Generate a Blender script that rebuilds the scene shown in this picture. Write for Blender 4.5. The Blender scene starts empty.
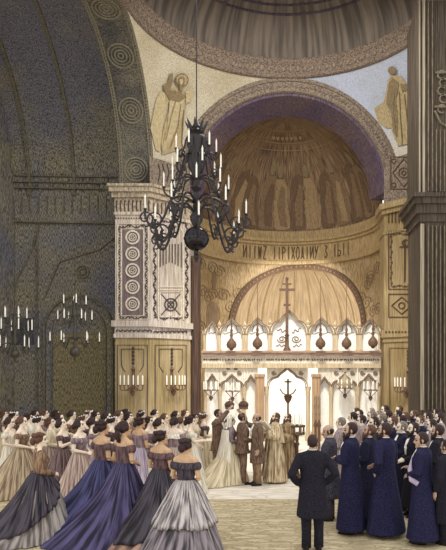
import bpy, bmesh, math, random
from mathutils import Vector, Matrix
PI = math.pi
sc = bpy.context.scene
C = sc.collection
rnd = random.Random(7)
# ---------------------------------------------------------------- camera
F, VX, VY, EH = 600.0, 287.0, 373.0, 2.65
cam = bpy.data.cameras.new('camera'); cam.sensor_width = 36; cam.lens = F/550*36
cam.shift_x = (223-VX)/550; cam.shift_y = (VY-275)/550
cam.clip_end = 200
co = bpy.data.objects.new('camera', cam); C.objects.link(co)
co.location = (0, 0, EH); co.rotation_euler = (PI/2, 0, 0)
sc.camera = co
sc.view_settings.view_transform = 'Standard'; sc.view_settings.look = 'None'
sc.view_settings.gamma = 1; sc.view_settings.exposure = 0.0
def at(px, py, Y): return Vector(((px-VX)/F*Y, Y, EH+(VY-py)/F*Y))
def ray(px, py): return Vector(((px-VX)/F, 1.0, (VY-py)/F))
CAM = Vector((0, 0, EH))
# ---------------------------------------------------------------- materials
def lin(c):
    return tuple(((v/255)/12.92 if v/255 <= .04045 else ((v/255+.055)/1.055)**2.4) for v in c)+(1,)
_m = {}
def mat(name, a, b=None, sc3=(30, 30, 1.2), amt=1.0, c=None, cs=.6, rough=.8, uv=False, lo=.38, hi=.62, metal=0.0, bump=0.0, zramp=None):
    """two tone streaked / grained surface; c adds large soft blotches of a third colour"""
    if name in _m: return _m[name]
    m = bpy.data.materials.new(name); m.use_nodes = True
    nt = m.node_tree; N = nt.nodes; L = nt.links
    bs = N['Principled BSDF']; bs.inputs['Roughness'].default_value = rough
    bs.inputs['Specular IOR Level'].default_value = .25 if metal == 0 else .6
    bs.inputs['Metallic'].default_value = metal
    if b is None:
        bs.inputs['Base Color'].default_value = lin(a)
    else:
        tc = N.new('ShaderNodeTexCoord'); mp = N.new('ShaderNodeMapping')
        L.new(tc.outputs['UV' if uv else 'Object'], mp.inputs[0]); mp.inputs['Scale'].default_value = sc3
        nz = N.new('ShaderNodeTexNoise'); nz.inputs['Scale'].default_value = 1; nz.inputs['Detail'].default_value = 3
        L.new(mp.outputs[0], nz.inputs[0])
        rp = N.new('ShaderNodeValToRGB'); L.new(nz.outputs['Fac'], rp.inputs[0])
        rp.color_ramp.elements[0].position = lo; rp.color_ramp.elements[1].position = hi
        la, lb = lin(a), lin(b)
        mx = tuple(la[i]*(1-amt)+lb[i]*amt for i in range(4))
        rp.color_ramp.elements[0].color = mx; rp.color_ramp.elements[1].color = la
        out = rp.outputs[0]
        if c is not None:
            n2 = N.new('ShaderNodeTexNoise'); n2.inputs['Scale'].default_value = cs; n2.inputs['Detail'].default_value = 4
            L.new(tc.outputs['Object'], n2.inputs[0])
            r2 = N.new('ShaderNodeValToRGB'); L.new(n2.outputs['Fac'], r2.inputs[0])
            r2.color_ramp.elements[0].position = .42; r2.color_ramp.elements[1].position = .62
            r2.color_ramp.elements[0].color = (0, 0, 0, 1); r2.color_ramp.elements[1].color = (.75, .75, .75, 1)
            mi = N.new('ShaderNodeMix'); mi.data_type = 'RGBA'
            L.new(r2.outputs[0], mi.inputs['Factor']); L.new(out, mi.inputs['A'])
            m2 = N.new('ShaderNodeMix'); m2.data_type = 'RGBA'; m2.blend_type = 'MULTIPLY'; m2.inputs['Factor'].default_value = 1
            lc = lin(c); k = tuple(min(1.6, lc[i]/max(la[i], .004)) for i in range(3))+(1,)
            L.new(out, m2.inputs['A']); m2.inputs['B'].default_value = k
            L.new(m2.outputs['Result'], mi.inputs['B'])
            out = mi.outputs['Result']
        if zramp:                      # painted bands of colour up the wall (z0, z1, colour at the top)
            sp = N.new('ShaderNodeSeparateXYZ'); L.new(tc.outputs['Object'], sp.inputs[0])
            mr = N.new('ShaderNodeMapRange'); L.new(sp.outputs['Z'], mr.inputs['Value'])
            mr.inputs['From Min'].default_value = zramp[0]; mr.inputs['From Max'].default_value = zramp[1]
            mm = N.new('ShaderNodeMix'); mm.data_type = 'RGBA'; mm.blend_type = 'MULTIPLY'
            lc = lin(zramp[2]); la = lin(a)
            L.new(mr.outputs[0], mm.inputs['Factor']); L.new(out, mm.inputs['A'])
            mm.inputs['B'].default_value = tuple(min(2.5, lc[i]/max(la[i], .004)) for i in range(3))+(1,)
            out = mm.outputs['Result']
        L.new(out, bs.inputs['Base Color'])
        if bump:
            bp = N.new('ShaderNodeBump'); bp.inputs['Strength'].default_value = bump; bp.inputs['Distance'].default_value = .03
            L.new(nz.outputs['Fac'], bp.inputs['Height']); L.new(bp.outputs[0], bs.inputs['Normal'])
    _m[name] = m
    return m
def plain(name, a, rough=.7, metal=0.0): return mat(name, a, rough=rough, metal=metal)
# ---------------------------------------------------------------- mesh builder
class MB:
    def __init__(s): s.v = []; s.f = []; s.uv = {}; s.mi = {}
    def add(s, vs, fs, uvs=None, mi=0):
        o = len(s.v); s.v += [tuple(p) for p in vs]
        for k, f in enumerate(fs):
            if mi: s.mi[len(s.f)] = mi
            if uvs: s.uv[len(s.f)] = uvs[k]
            s.f.append(tuple(o+i for i in f))
    def loft(s, rings, cap=(True, True), mi=0, closed=True):
        n = len(rings[0]); vs = [p for r in rings for p in r]; fs = []; uvs = []
        m = n if closed else n-1
        for j in range(len(rings)-1):
            for i in range(m):
                k = (i+1) % n
                fs.append((j*n+i, j*n+k, (j+1)*n+k, (j+1)*n+i))
                a, b, c, d = i/n, (i+1)/n, j/(len(rings)-1), (j+1)/(len(rings)-1)
                uvs.append(((a, c), (b, c), (b, d), (a, d)))
        if cap[0]: fs.append(tuple(reversed(range(n)))); uvs.append([(0, 0)]*n)
        if cap[1]: fs.append(tuple((len(rings)-1)*n+i for i in range(n))); uvs.append([(0, 1)]*n)
        s.add(vs, fs, uvs, mi); return s
    def ell(s, rings, n=20, cap=(True, True), mi=0, mod=None, M=None):
        """stack of ellipses (z, rx, ry, yoff[, xoff]); mod(theta, z) scales the radius"""
        R = []
        for r in rings:
            z, rx, ry, yo = r[:4]; xo = r[4] if len(r) > 4 else 0
            ring = []
            for i in range(n):
                t = 2*PI*i/n; k = mod(t, z) if mod else 1
                p = Vector((xo+rx*k*math.cos(t), yo+ry*k*math.sin(t), z))
                ring.append(M @ p if M else p)
            R.append(ring)
        return s.loft(R, cap, mi)
    def tube(s, pts, rad, n=8, cap=(True, True), mi=0, M=None):
        pts = [Vector(p) for p in pts]
        if not hasattr(rad, '__len__'): rad = [rad]*len(pts)
        R = []; prev = None
        for i, p in enumerate(pts):
            d = (pts[min(i+1, len(pts)-1)]-pts[max(i-1, 0)])
            if d.length < 1e-9: d = Vector((0, 0, 1))
            d.normalize()
            if prev is None:
                a = d.cross(Vector((0, 0, 1)))
                if a.length < .1: a = d.cross(Vector((1, 0, 0)))
            else:
                a = prev-d*prev.dot(d)
            a.normalize(); prev = a; b = d.cross(a)
            ring = [p+(a*math.cos(2*PI*k/n)+b*math.sin(2*PI*k/n))*rad[i] for k in range(n)]
            R.append([M @ q for q in ring] if M else ring)
        return s.loft(R, cap, mi)
    def ball(s, c, r, n=12, m=8, mi=0, M=None, B=None):
        c = Vector(c); r = (r, r, r) if not hasattr(r, '__len__') else r
        vs = []; fs = []
        for j in range(m+1):
            ph = PI*j/m
            for i in range(n):
                t = 2*PI*i/n
                p = Vector((r[0]*math.sin(ph)*math.cos(t), r[1]*math.sin(ph)*math.sin(t), -r[2]*math.cos(ph)))
                if B: p = B @ p
                p = c+p
                vs.append(M @ p if M else p)
        for j in range(m):
            for i in range(n):
                k = (i+1) % n
                if j == 0: fs.append((i, n+k, n+i)) if False else fs.append((j*n+i, (j+1)*n+k, (j+1)*n+i))
                elif j == m-1: fs.append((j*n+i, j*n+k, (j+1)*n+i))
                else: fs.append((j*n+i, j*n+k, (j+1)*n+k, (j+1)*n+i))
        s.add(vs, fs, None, mi); return s
    def lathe(s, prof, c=(0, 0, 0), n=20, mi=0, cap=(True, True), a0=0, a1=2*PI):
        c = Vector(c); full = abs(a1-a0-2*PI) < 1e-6; R = []
        k = n if full else n+1
        for r, z in prof:
            R.append([c+Vector((r*math.cos(a0+(a1-a0)*i/n), r*math.sin(a0+(a1-a0)*i/n), z)) for i in range(k)])
        return s.loft(R, cap if full else (False, False), mi, closed=full)
    def box(s, x0, x1, y0, y1, z0, z1, mi=0):
        v = [(x0, y0, z0), (x1, y0, z0), (x1, y1, z0), (x0, y1, z0), (x0, y0, z1), (x1, y0, z1), (x1, y1, z1), (x0, y1, z1)]
        s.add(v, [(0, 3, 2, 1), (4, 5, 6, 7), (0, 1, 5, 4), (1, 2, 6, 5), (2, 3, 7, 6), (3, 0, 4, 7)], None, mi); return s
    def prism(s, poly, z0, z1, mi=0):
        return s.loft([[(x, y, z0) for x, y in poly], [(x, y, z1) for x, y in poly]], mi=mi)
    def grid(s, fn, nu, nv, mi=0):
        vs = [fn(i/nu, j/nv) for j in range(nv+1) for i in range(nu+1)]
        fs = []; uvs = []
        for j in range(nv):
            for i in range(nu):
                a = j*(nu+1)+i; fs.append((a, a+1, a+nu+2, a+nu+1))
                uvs.append(((i/nu, j/nv), ((i+1)/nu, j/nv), ((i+1)/nu, (j+1)/nv), (i/nu, (j+1)/nv)))
        s.add(vs, fs, uvs, mi); return s
    def ribbon(s, pts, w, f, h=.015, closed=False, mi=0):
        """raised moulding along a 2-D line laid on the surface f(u, v, height)"""
        P = [Vector((p[0], p[1])) for p in pts]; n = len(P); vs = []; fs = []
        for i in range(n):
            a = P[(i-1) % n] if closed or i > 0 else P[i]; b = P[(i+1) % n] if closed or i < n-1 else P[i]
            d = b-a; d = d.normalized() if d.length > 1e-9 else Vector((1, 0)); q = Vector((-d.y, d.x))*w/2
            for e, hh in ((q, 0), (q, h), (-q, h), (-q, 0)):
                vs.append(f(P[i].x+e.x, P[i].y+e.y, hh))
        for i in range(n if closed else n-1):
            o, k = i*4, ((i+1) % n)*4
            for t in range(3): fs.append((o+t, o+t+1, k+t+1, k+t))
        if not closed: fs += [(0, 3, 2, 1), ((n-1)*4, (n-1)*4+1, (n-1)*4+2, (n-1)*4+3)]
        s.add(vs, fs, None, mi); return s
    def fill(s, pts, f, h=.01, sub=0, mi=0):
        """filled outline laid on the surface f, with an edge down to it"""
        bm = bmesh.new(); vv = [bm.verts.new((p[0], p[1], 0)) for p in pts]
        ee = [bm.edges.new((vv[i], vv[(i+1) % len(vv)])) for i in range(len(vv))]
        bmesh.ops.triangle_fill(bm, edges=ee, use_beauty=True)
        for _ in range(sub): bmesh.ops.subdivide_edges(bm, edges=bm.edges[:], cuts=1, use_grid_fill=True)
        bm.verts.index_update()
        vs = [f(v.co.x, v.co.y, h) for v in bm.verts]; fs = [tuple(v.index for v in q.verts) for q in bm.faces]
        bm.free(); s.add(vs, fs, None, mi)
        n = len(pts)
        s.add([f(p[0], p[1], h) for p in pts]+[f(p[0], p[1], 0) for p in pts],
              [(i, (i+1) % n, n+(i+1) % n, n+i) for i in range(n)], None, mi); return s
    def mesh(s, name, mats, smooth=True):
        me = bpy.data.meshes.new(name); me.from_pydata(s.v, [], s.f)
        for m in (mats if isinstance(mats, (list, tuple)) else [mats]): me.materials.append(m)
        if s.uv:
            ul = me.uv_layers.new(name='UVMap')
            for k, p in enumerate(me.polygons):
                if k in s.uv:
                    for q, li in enumerate(p.loop_indices): ul.data[li].uv = s.uv[k][q]
        for k, i in s.mi.items(): me.polygons[k].material_index = i
        bm = bmesh.new(); bm.from_mesh(me)
        bmesh.ops.recalc_face_normals(bm, faces=bm.faces[:]); bm.to_mesh(me); bm.free()
        if smooth: me.shade_smooth()
        me.update(); return me
    def build(s, name, mats, parent=None, smooth=False, loc=None):
        me = s.mesh(name, mats, smooth)
        if smooth == 'auto':
            me.set_sharp_from_angle(angle=math.radians(40))
        return link(name, me, parent, loc)
def link(name, me, parent=None, loc=None):
    o = bpy.data.objects.new(name, me); C.objects.link(o)
    if parent: o.parent = parent
    if loc: o.location = loc
    return o
def tag(o, label=None, cat=None, group=None, kind=None):
    if label: o['label'] = label
    if cat: o['category'] = cat
    if group: o['group'] = group
    if kind: o['kind'] = kind
    return o
def empty(name, loc, rz=0, s=1):
    o = bpy.data.objects.new(name, None); C.objects.link(o); o.location = loc; o.rotation_euler = (0, 0, rz)
    o.scale = (s, s, s); o.empty_display_size = .2; return o
def struct(name, mb, mats, smooth=False, parent=None):
    return tag(mb.build(name, mats, parent, smooth), kind='structure')
def remesh(mb, vox, smooth=2):
    me = mb.mesh('tmp', [], True); o = bpy.data.objects.new('tmp', me); C.objects.link(o)
    r = o.modifiers.new('r', 'REMESH'); r.mode = 'VOXEL'; r.voxel_size = vox; r.use_smooth_shade = True
    if smooth:
        s = o.modifiers.new('s', 'SMOOTH'); s.factor = .5; s.iterations = smooth
    dg = bpy.context.evaluated_depsgraph_get(); ev = o.evaluated_get(dg)
    out = bpy.data.meshes.new_from_object(ev)
    bpy.data.objects.remove(o); bpy.data.meshes.remove(me)
    out.materials.clear(); return out
def arc(cx, cy, r, a0=0, a1=360, n=24, ry=None):
    ry = r if ry is None else ry
    return [(cx+r*math.cos(math.radians(a0+(a1-a0)*i/n)), cy+ry*math.sin(math.radians(a0+(a1-a0)*i/n))) for i in range(n+1)]
def circ(cx, cy, r, n=20): return arc(cx, cy, r, 0, 360*(n-1)/n, n-1)
def squig(x0, y0, x1, y1, amp, waves, n=None):
    n = n or int(waves*8); d = Vector((x1-x0, y1-y0)); q = Vector((-d.y, d.x)).normalized()
    return [(x0+d.x*i/n+q.x*amp*math.sin(2*PI*waves*i/n), y0+d.y*i/n+q.y*amp*math.sin(2*PI*waves*i/n)) for i in range(n+1)]
def plane_f(p0, nrm):
    """(px, py) of the picture thrown on to a real plane through p0; height is measured along its normal"""
    p0 = Vector(p0); nrm = Vector(nrm).normalized()
    def f(px, py, h):
        d = ray(px, py); t = (p0-CAM).dot(nrm)/d.dot(nrm); return CAM+d*t+nrm*h
    return f
# ================================================================ THE BUILDING
CY, D, A, ZS, YA, AI = 16.23, 4.47, 3.9, 8.96, 20.7, 3.34
RP = math.sqrt(A*A+D*D)
m_pier = mat('pale pier marble', (222, 210, 198), (146, 132, 124), (40, 40, 1.2), .85, (200, 186, 164), .8)
m_pierlow = mat('tan marble panels', (190, 170, 132), (132, 114, 86), (44, 44, 1.0), .7, (160, 140, 96), .9)
m_cornice = mat('carved cornice stone', (188, 172, 148), (110, 96, 82), (20, 20, 9), .8)
m_orn = mat('dark carved ornament', (86, 74, 70), (50, 42, 44), (20, 20, 20), .7)
m_ornl = mat('pale carved ornament', (222, 212, 194), (170, 155, 140), (20, 20, 20), .6)
m_panel = mat('dark inlaid marble', (128, 112, 112), (90, 76, 78), (40, 40, 2), .8)
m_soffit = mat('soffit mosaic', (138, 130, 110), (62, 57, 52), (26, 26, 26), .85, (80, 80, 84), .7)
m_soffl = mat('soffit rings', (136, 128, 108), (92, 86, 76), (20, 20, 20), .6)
m_pend = mat('pale pendentive mosaic', (204, 194, 172), (150, 138, 116), (34, 34, 34), .75, (184, 172, 144), .8)
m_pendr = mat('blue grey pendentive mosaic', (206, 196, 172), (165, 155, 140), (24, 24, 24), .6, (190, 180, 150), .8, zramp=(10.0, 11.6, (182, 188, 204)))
m_ring = mat('dome ring stone', (142, 124, 108), (70, 60, 54), (22, 22, 30), .9)
m_ringl = mat('dome ring ornament', (150, 136, 116), (96, 84, 74), (20, 20, 20), .6)
m_dome = mat('dome mosaic', (128, 116, 104), (84, 76, 70), (130, 1.5, 1), .95, uv=True)
m_purple = mat('purple marble', (98, 82, 98), (60, 50, 66), (24, 24, 5), .9, (116, 96, 92), .8)
m_archi = mat('archivolt mosaic', (142, 126, 106), (82, 72, 70), (18, 18, 18), .9)
m_conch = mat('conch gold mosaic', (152, 126, 96), (82, 66, 54), (190, 9, 1), .95, (126, 102, 80), .5, uv=True)
m_band = mat('inscription band', (176, 152, 110), (138, 114, 80), (22, 22, 4), .8)
m_brown = mat('brown lettering', (92, 70, 52), (70, 52, 40), (20, 20, 20), .6)
m_fig1 = mat('figure dark robe', (112, 90, 68), (80, 62, 50), (40, 40, 3), .8)
m_fig2 = mat('figure mid robe', (134, 110, 82), (92, 74, 58), (40, 40, 3), .8)
m_fig3 = mat('figure pale robe', (156, 132, 98), (116, 94, 70), (40, 40, 3), .7)
m_spand = mat('apse spandrel mosaic', (178, 154, 116), (116, 96, 72), (30, 30, 5), .8, (158, 132, 88), .9)
m_sanct = mat('sanctuary conch plaster', (200, 178, 144), (158, 134, 106), (110, 5, 1), .7, uv=True)
m_white = mat('white plaster', (250, 246, 238), (236, 230, 220), (6, 6, 6), .5)
m_dark = mat('dim transept wall', (166, 157, 130), (56, 53, 46), (46, 46, 9), .95, (128, 128, 148), .35)  # low light of the transept put into wall and moulding colours
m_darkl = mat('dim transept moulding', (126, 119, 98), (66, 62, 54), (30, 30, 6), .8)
m_rpier = mat('brown marble pier', (96, 84, 70), (50, 43, 38), (42, 42, 1.0), .95)
m_rpierl = mat('pale edge of pier', (176, 164, 142), (120, 108, 92), (42, 42, 1.0), .8)
m_rchf = mat('ochre pier marble', (174, 152, 112), (112, 94, 68), (44, 44, 1.0), .75, (150, 128, 84), .8)
m_darkcol = mat('dark brown shaft', (96, 74, 62), (56, 42, 38), (34, 34, 1.0), .9)

# floor ----------------------------------------------------------------
def floor_mat(name, a, b, line, s, lw):
    m = mat(name, a, b, (2.2, 7, 4), .6, None)
    nt = m.node_tree; N = nt.nodes; L = nt.links; bs = N['Principled BSDF']; bs.inputs['Roughness'].default_value = .6
    old = bs.inputs['Base Color'].links[0].from_socket
    tc = [n for n in N if n.type == 'TEX_COORD'][0]
    nz = N.new('ShaderNodeTexNoise'); nz.inputs['Scale'].default_value = s*.8; nz.inputs['Detail'].default_value = 2
    L.new(tc.outputs['Object'], nz.inputs[0])
    ad = N.new('ShaderNodeMix'); ad.data_type = 'VECTOR'; ad.inputs['Factor'].default_value = .28
    mq = N.new('ShaderNodeMapping'); mq.inputs['Scale'].default_value = (.5, 1.6, 1); L.new(tc.outputs['Object'], mq.inputs[0]); L.new(mq.outputs[0], ad.inputs['A']); L.new(nz.outputs['Color'], ad.inputs['B'])
    vo = N.new('ShaderNodeTexVoronoi'); vo.feature = 'DISTANCE_TO_EDGE'; vo.inputs['Scale'].default_value = s
    L.new(ad.outputs['Result'], vo.inputs['Vector'])
    rp = N.new('ShaderNodeValToRGB'); L.new(vo.outputs['Distance'], rp.inputs[0])
    rp.color_ramp.elements[0].position = lw*.5; rp.color_ramp.elements[1].position = lw
    rp.color_ramp.elements[0].color = (1, 1, 1, 1); rp.color_ramp.elements[1].color = (0, 0, 0, 1)
    mi = N.new('ShaderNodeMix'); mi.data_type = 'RGBA'; L.new(rp.outputs[0], mi.inputs['Factor']); L.new(old, mi.inputs['A'])
    mi.inputs['B'].default_value = lin(line); L.new(mi.outputs['Result'], bs.inputs['Base Color']); return m
m_fl1 = floor_mat('tan near floor', (214, 200, 168), (160, 144, 112), (170, 154, 120), 6, .10)  # near part of the floor, darker and tanner than the far part
m_fl2 = floor_mat('cream far floor', (246, 240, 228), (214, 202, 182), (216, 204, 186), 3.0, .06)
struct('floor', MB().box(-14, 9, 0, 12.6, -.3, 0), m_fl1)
struct('floor', MB().box(-14, 9, 12.6, 29, -.3, 0), m_fl2)
st = MB().box(-3.3, 3.3, 19.7, 20.4, 0, .14).box(-3.3, 3.3, 20.1, 25, .14, .28)
struct('floor_step', st, m_fl2)

# piers ------------------------------------------------------------------
def offset(poly, d):
    n = len(poly); out = []
    ar = sum(poly[i][0]*poly[(i+1) % n][1]-poly[(i+1) % n][0]*poly[i][1] for i in range(n))
    sg = 1 if ar > 0 else -1
    for i in range(n):
        p, q, r = Vector(poly[i-1]), Vector(poly[i]), Vector(poly[(i+1) % n])
        a, b = (q-p).normalized(), (r-q).normalized()
        na, nb = Vector((a.y, -a.x))*sg, Vector((b.y, -b.x))*sg
        k = (na+nb); k = k/max(.3, k.length_squared)*2
        out.append((q.x+k.x*d, q.y+k.y*d))
    return out
ZP = lambda y, Y=19.7: EH+(VY-y)/F*Y
PL = [(-5.6, 19.57), (-4.47, 19.57), (-3.34, 20.7), (-3.34, 21.6), (-5.6, 21.6)]
PR = [(-x, y) for x, y in PL]
def levels(mb, poly, lv):
    for z0, z1, d, mi in lv: mb.prism(offset(poly, d), z0, z1, mi)
lp = MB()
levels(lp, PL, [(0, .5, .04, 1), (.5, ZP(338), 0, 1), (ZP(338), ZP(334), .05, 0), (ZP(334), ZP(327), .02, 0), (ZP(327), ZP(321), .10, 0),
                (ZP(321), ZP(216), 0, 0), (ZP(216), ZP(213), .04, 0), (ZP(213), ZP(199), .02, 2), (ZP(199), ZP(194), .10, 2), (ZP(194), ZP(189), .17, 2), (ZP(189), ZP(186.5), .22, 2)])
fp = struct('wall_left_pier', lp, [m_pier, m_pierlow, m_cornice])
PIMP = [(-4.47, 19.57), (-3.34, 20.7), (-3.9, 20.7), (-4.47, 20.13)]
def impost(P, y0, y1): return MB().prism(P, ZP(y0), ZP(y1))
struct('wall_left_impost', impost(PIMP, 188, 158), m_archi)
s2 = math.sqrt(.5)
fA = plane_f((-5, 19.57, 0), (0, -1, 0)); fB = plane_f((-4.47, 19.57, 0), (s2, -s2, 0)); fR = plane_f((4.47, 19.57, 0), (-s2, -s2, 0))
# carved ornament of the left pier
o = MB(); ol = MB(); pn = MB()
def rect(x0, y0, x1, y1): return [(x0, y0), (x1, y0), (x1, y1), (x0, y1)]
pn.fill(rect(122.5, 230, 143, 315), fA, .012)
ol.ribbon(rect(121.5, 229, 144, 316), 1.3, fA, .03, True)
ol.ribbon(rect(118, 224, 148.5, 319.5), 1.0, fA, .03, True)
for y in (237.5, 254, 270.5, 287, 304):
    ol.ribbon(circ(132.8, y, 6.4), 1.6, fA, .04, True); ol.ribbon(circ(132.8, y, 3.6), .9, fA, .03, True)
    for k in range(5): ol.fill(circ(132.8+1.7*math.cos(k*1.26), y+1.7*math.sin(k*1.26), .75, 6), fA, .03)
def scroll_border(mb, x0, y0, x1, y1, f, step=5.5, a=1.6, w=.9):
    for (p, q) in (((x0, y0), (x1, y0)), ((x1, y0), (x1, y1)), ((x1, y1), (x0, y1)), ((x0, y1), (x0, y0))):
        n = max(2, int(math.hypot(q[0]-p[0], q[1]-p[1])/step))
        mb.ribbon(squig(p[0], p[1], q[0], q[1], a, n/2), w, f, .025)
        for i in range(n):
            t = (i+.5)/n; mb.fill(circ(p[0]+(q[0]-p[0])*t, p[1]+(q[1]-p[1])*t, .9, 6), f, .02)
scroll_border(o, 119.8, 226.5, 146.3, 317.8, fA)
for k in range(9):
    x = 117+k*4.0
    o.ribbon([(x, 201), (x-.5, 206), (x+.3, 213)], 1.3, fA, .03); o.fill(circ(x, 201.5, 1.1, 6), fA, .035)
for k in range(8):
    x = 116.5+k*4.5; o.ribbon(arc(x+2, 332, 2, 180, 360, 6), .8, fA, .06)
for k in range(14): o.fill(circ(116+k*2.6, 218.3, .7, 6), fA, .03)
# lower panels
def lowpanel(f, x0, x1):
    o.ribbon(rect(x0, 345, x1, 420), .7, f, .02, True)
    o.ribbon([(x0+4, 349), (x1-4, 349), (x1-4, 366), (x1-8, 372)], .6, f, .02)
    o.ribbon([(x0+4, 349), (x0+4, 366), (x0+8, 372)], .6, f, .02)
lowpanel(fA, 117.5, 147.5); lowpanel(fB, 155, 186)
# second face: fluted arched panel over a square rosette
for x in range(160, 182, 3): o.ribbon([(x, 244-(1.5 if x in (160, 181) else 0)), (x, 262+abs(x-170)*.5)], .8, fB, .02)
ol.ribbon([(158, 320), (158, 236)]+arc(170.5, 236, 12.5, 180, 360, 10)+[(183, 236), (183, 320)], 1.2, fB, .03)
ol.ribbon(rect(159, 287, 182, 290), .8, fB, .03, True); ol.ribbon(rect(159.5, 292, 181.5, 317), 1.0, fB, .03, True)
o.ribbon([(161, 294), (180, 315)], .8, fB, .02); o.ribbon([(180, 294), (161, 315)], .8, fB, .02)
o.ribbon(circ(170.5, 304.5, 6), 1.0, fB, .035, True); o.ribbon(circ(170.5, 304.5, 3), 1.0, fB, .035, True)
scroll_border(o, 154.5, 222, 186.5, 318, fB, 6, 1.4)
for k in range(9): o.ribbon([(153.5+k*3.9, 203), (153.5+k*3.9, 214)], 1.3, fB, .03)
for k in range(8): o.ribbon(arc(155+k*4.2, 333, 1.9, 180, 360, 6), .8, fB, .06)
for k in range(7): o.ribbon([(158+k*4.4, 164), (160+k*4.4, 172), (158+k*4.4, 182)], .8, fB, .03)
struct('trim_1', o, m_orn); struct('trim_2', ol, m_ornl); struct('trim_3', pn, m_panel)
# right pier
rp_ = MB()
levels(rp_, PR, [(0, .5, .04, 1), (.5, ZP(341), 0, 1), (ZP(341), ZP(336), .04, 1), (ZP(336), ZP(328), .09, 1), (ZP(328), ZP(228), 0, 1), (ZP(228), ZP(225), .03, 1),
                 (ZP(225), ZP(207), .0, 1), (ZP(207), ZP(202), .08, 1), (ZP(202), ZP(196), .15, 1)])
struct('wall_right_pier', rp_, [m_rchf, m_rchf])
struct('wall_right_impost', impost([(-x, y) for x, y in PIMP], 197, 150), m_archi)
o = MB()
for k in range(9): o.ribbon([(389+k*3.4, 209), (389+k*3.4, 223)], 1.0, fR, .03)
o.ribbon(rect(389, 231, 416, 289), .9, fR, .03, True); o.ribbon(rect(389, 294, 416, 317), .9, fR, .03, True)
scroll_border(o, 391.5, 234, 413.5, 286, fR, 5, 1.0, .6)
o.ribbon([(405, 240), (405, 282)], 1.4, fR, .03); o.ribbon([(400, 247), (410, 247)], 1.3, fR, .03); o.ribbon(circ(406, 243, 3.2, 12), 1.0, fR, .03, True)
o.ribbon([(402, 297), (412, 305.5), (402, 314), (392, 305.5)], 1.0, fR, .03, True); o.ribbon(circ(402, 305.5, 3), 1.0, fR, .03, True)
o.ribbon(rect(391, 157, 417, 189), 1.0, fR, .03, True); o.ribbon([(404, 159), (415, 173), (404, 187), (393, 173)], 1.2, fR, .03, True)
o.ribbon(circ(404, 173, 5), 1.0, fR, .03, True); o.ribbon(circ(404, 173, 2), 1.0, fR, .03, True)
for x, y in ((394, 161), (413, 161), (394, 185), (413, 185)): o.ribbon(circ(x, y, 2.2, 8), .8, fR, .03, True)
o.ribbon(rect(390, 348, 417, 420), .7, fR, .02, True)
for k in range(10): o.fill(circ(388+k*3.2, 332, .9, 6), fR, .12)
struct('trim_4', o, m_brown)

# left arch soffit, pendentives, apse arch ---------------------------------
so = MB()
def sof(u, v, r=A): t = u; return Vector((-D-v, CY+r*math.cos(t), ZS+r*math.sin(t)))
nn = 40
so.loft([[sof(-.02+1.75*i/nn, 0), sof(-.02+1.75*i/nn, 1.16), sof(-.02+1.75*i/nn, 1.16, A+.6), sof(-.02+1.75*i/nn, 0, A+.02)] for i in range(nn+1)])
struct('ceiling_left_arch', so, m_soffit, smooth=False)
def fS(u, v, h): return sof(u, v, A-h)        # u = angle, v = metres across
o = MB()
def ringS(t, v, r, w, h=.03): o.ribbon([(t+a/A, v+b) for a, b in circ(0, 0, r, 24)], w, lambda u, q, hh: fS(u, q, hh), h, True)
def ribS(pts, w, h=.03): o.ribbon([(p[0], p[1]) for p in pts], w, lambda u, q, hh: fS(u, q, hh), h)
for t in (.13, .60, 1.03, 1.44):
    for r, w in ((.38, .05), (.28, .03), (.18, .04), (.08, .04)):
        pts = [(t+a/A, .58+b) for a, b in circ(0, 0, r, 24)]
        vs = []; n = len(pts)
        for i in range(n):
            ang = 2*PI*i/n
            for rr, hh in ((r+w/2, 0), (r+w/2, .03), (r-w/2, .03), (r-w/2, 0)):
                vs.append(fS(t+rr*math.cos(ang)/A, .58+rr*math.sin(ang), hh))
        fs = []
        for i in range(n):
            a, b = i*4, ((i+1) % n)*4
            for k in range(3): fs.append((a+k, a+k+1, b+k+1, b+k))
        o.add(vs, fs)
for v in (.04, .12, 1.04, 1.12):
    o.loft([[fS(1.72*i/60, v-.018, 0), fS(1.72*i/60, v-.018, .03), fS(1.72*i/60, v+.018, .03), fS(1.72*i/60, v+.018, 0)] for i in range(61)])
for i in range(70):
    t = .02+i*.0245
    for v in (.08, 1.08): o.ball(fS(t, v, .01), .03, 6, 4)
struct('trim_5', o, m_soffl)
def sph(x, y, z, h=0): return (x, y, z)
def pend(sg):
    def fn(u, v):
        z = ZS+A*min(v, .9995); rho = math.sqrt(RP*RP-(z-ZS)**2)
        a0 = math.asin(min(1, math.sqrt(max(0, rho*rho-D*D))/rho)); a1 = PI/2-a0
        a = a0+(a1-a0)*u
        return Vector((sg*rho*math.sin(a), CY+rho*math.cos(a), z))
    return MB().grid(fn, 26, 40)
struct('ceiling_left_pendentive', pend(-1), m_pend, True)
struct('ceiling_right_pendentive', pend(1), m_pendr, True)
def fPend(px, py, h):
    d = ray(px, py).normalized(); oc = CAM-Vector((0, CY, ZS)); r = RP-.03-h
    b = oc.dot(d); q = b*b-(oc.length_squared-r*r); return CAM+d*(-b+math.sqrt(max(0, q)))
def figure_relief(name, layers):
    for k, (pts, m, h) in enumerate(layers):
        struct(name, MB().fill(pts, fPend, h, 1), m)
def ribs(name, lines, m, w=.8, f=fPend, h=.05):
    b = MB()
    for l in lines: b.ribbon(l, w, f, h)
    struct(name, b, m)
m_saint = mat('mosaic saint ochre', (176, 158, 120), (132, 114, 84), (30, 30, 4), .7)
m_saintd = mat('mosaic saint brown', (138, 120, 90), (100, 86, 66), (30, 30, 4), .7)
m_saintp = mat('mosaic saint pale cloth', (188, 172, 136), (150, 134, 102), (30, 30, 4), .7)
m_blue = mat('mosaic sky blue', (128, 134, 150), (100, 104, 120), (30, 30, 4), .6)
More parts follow.
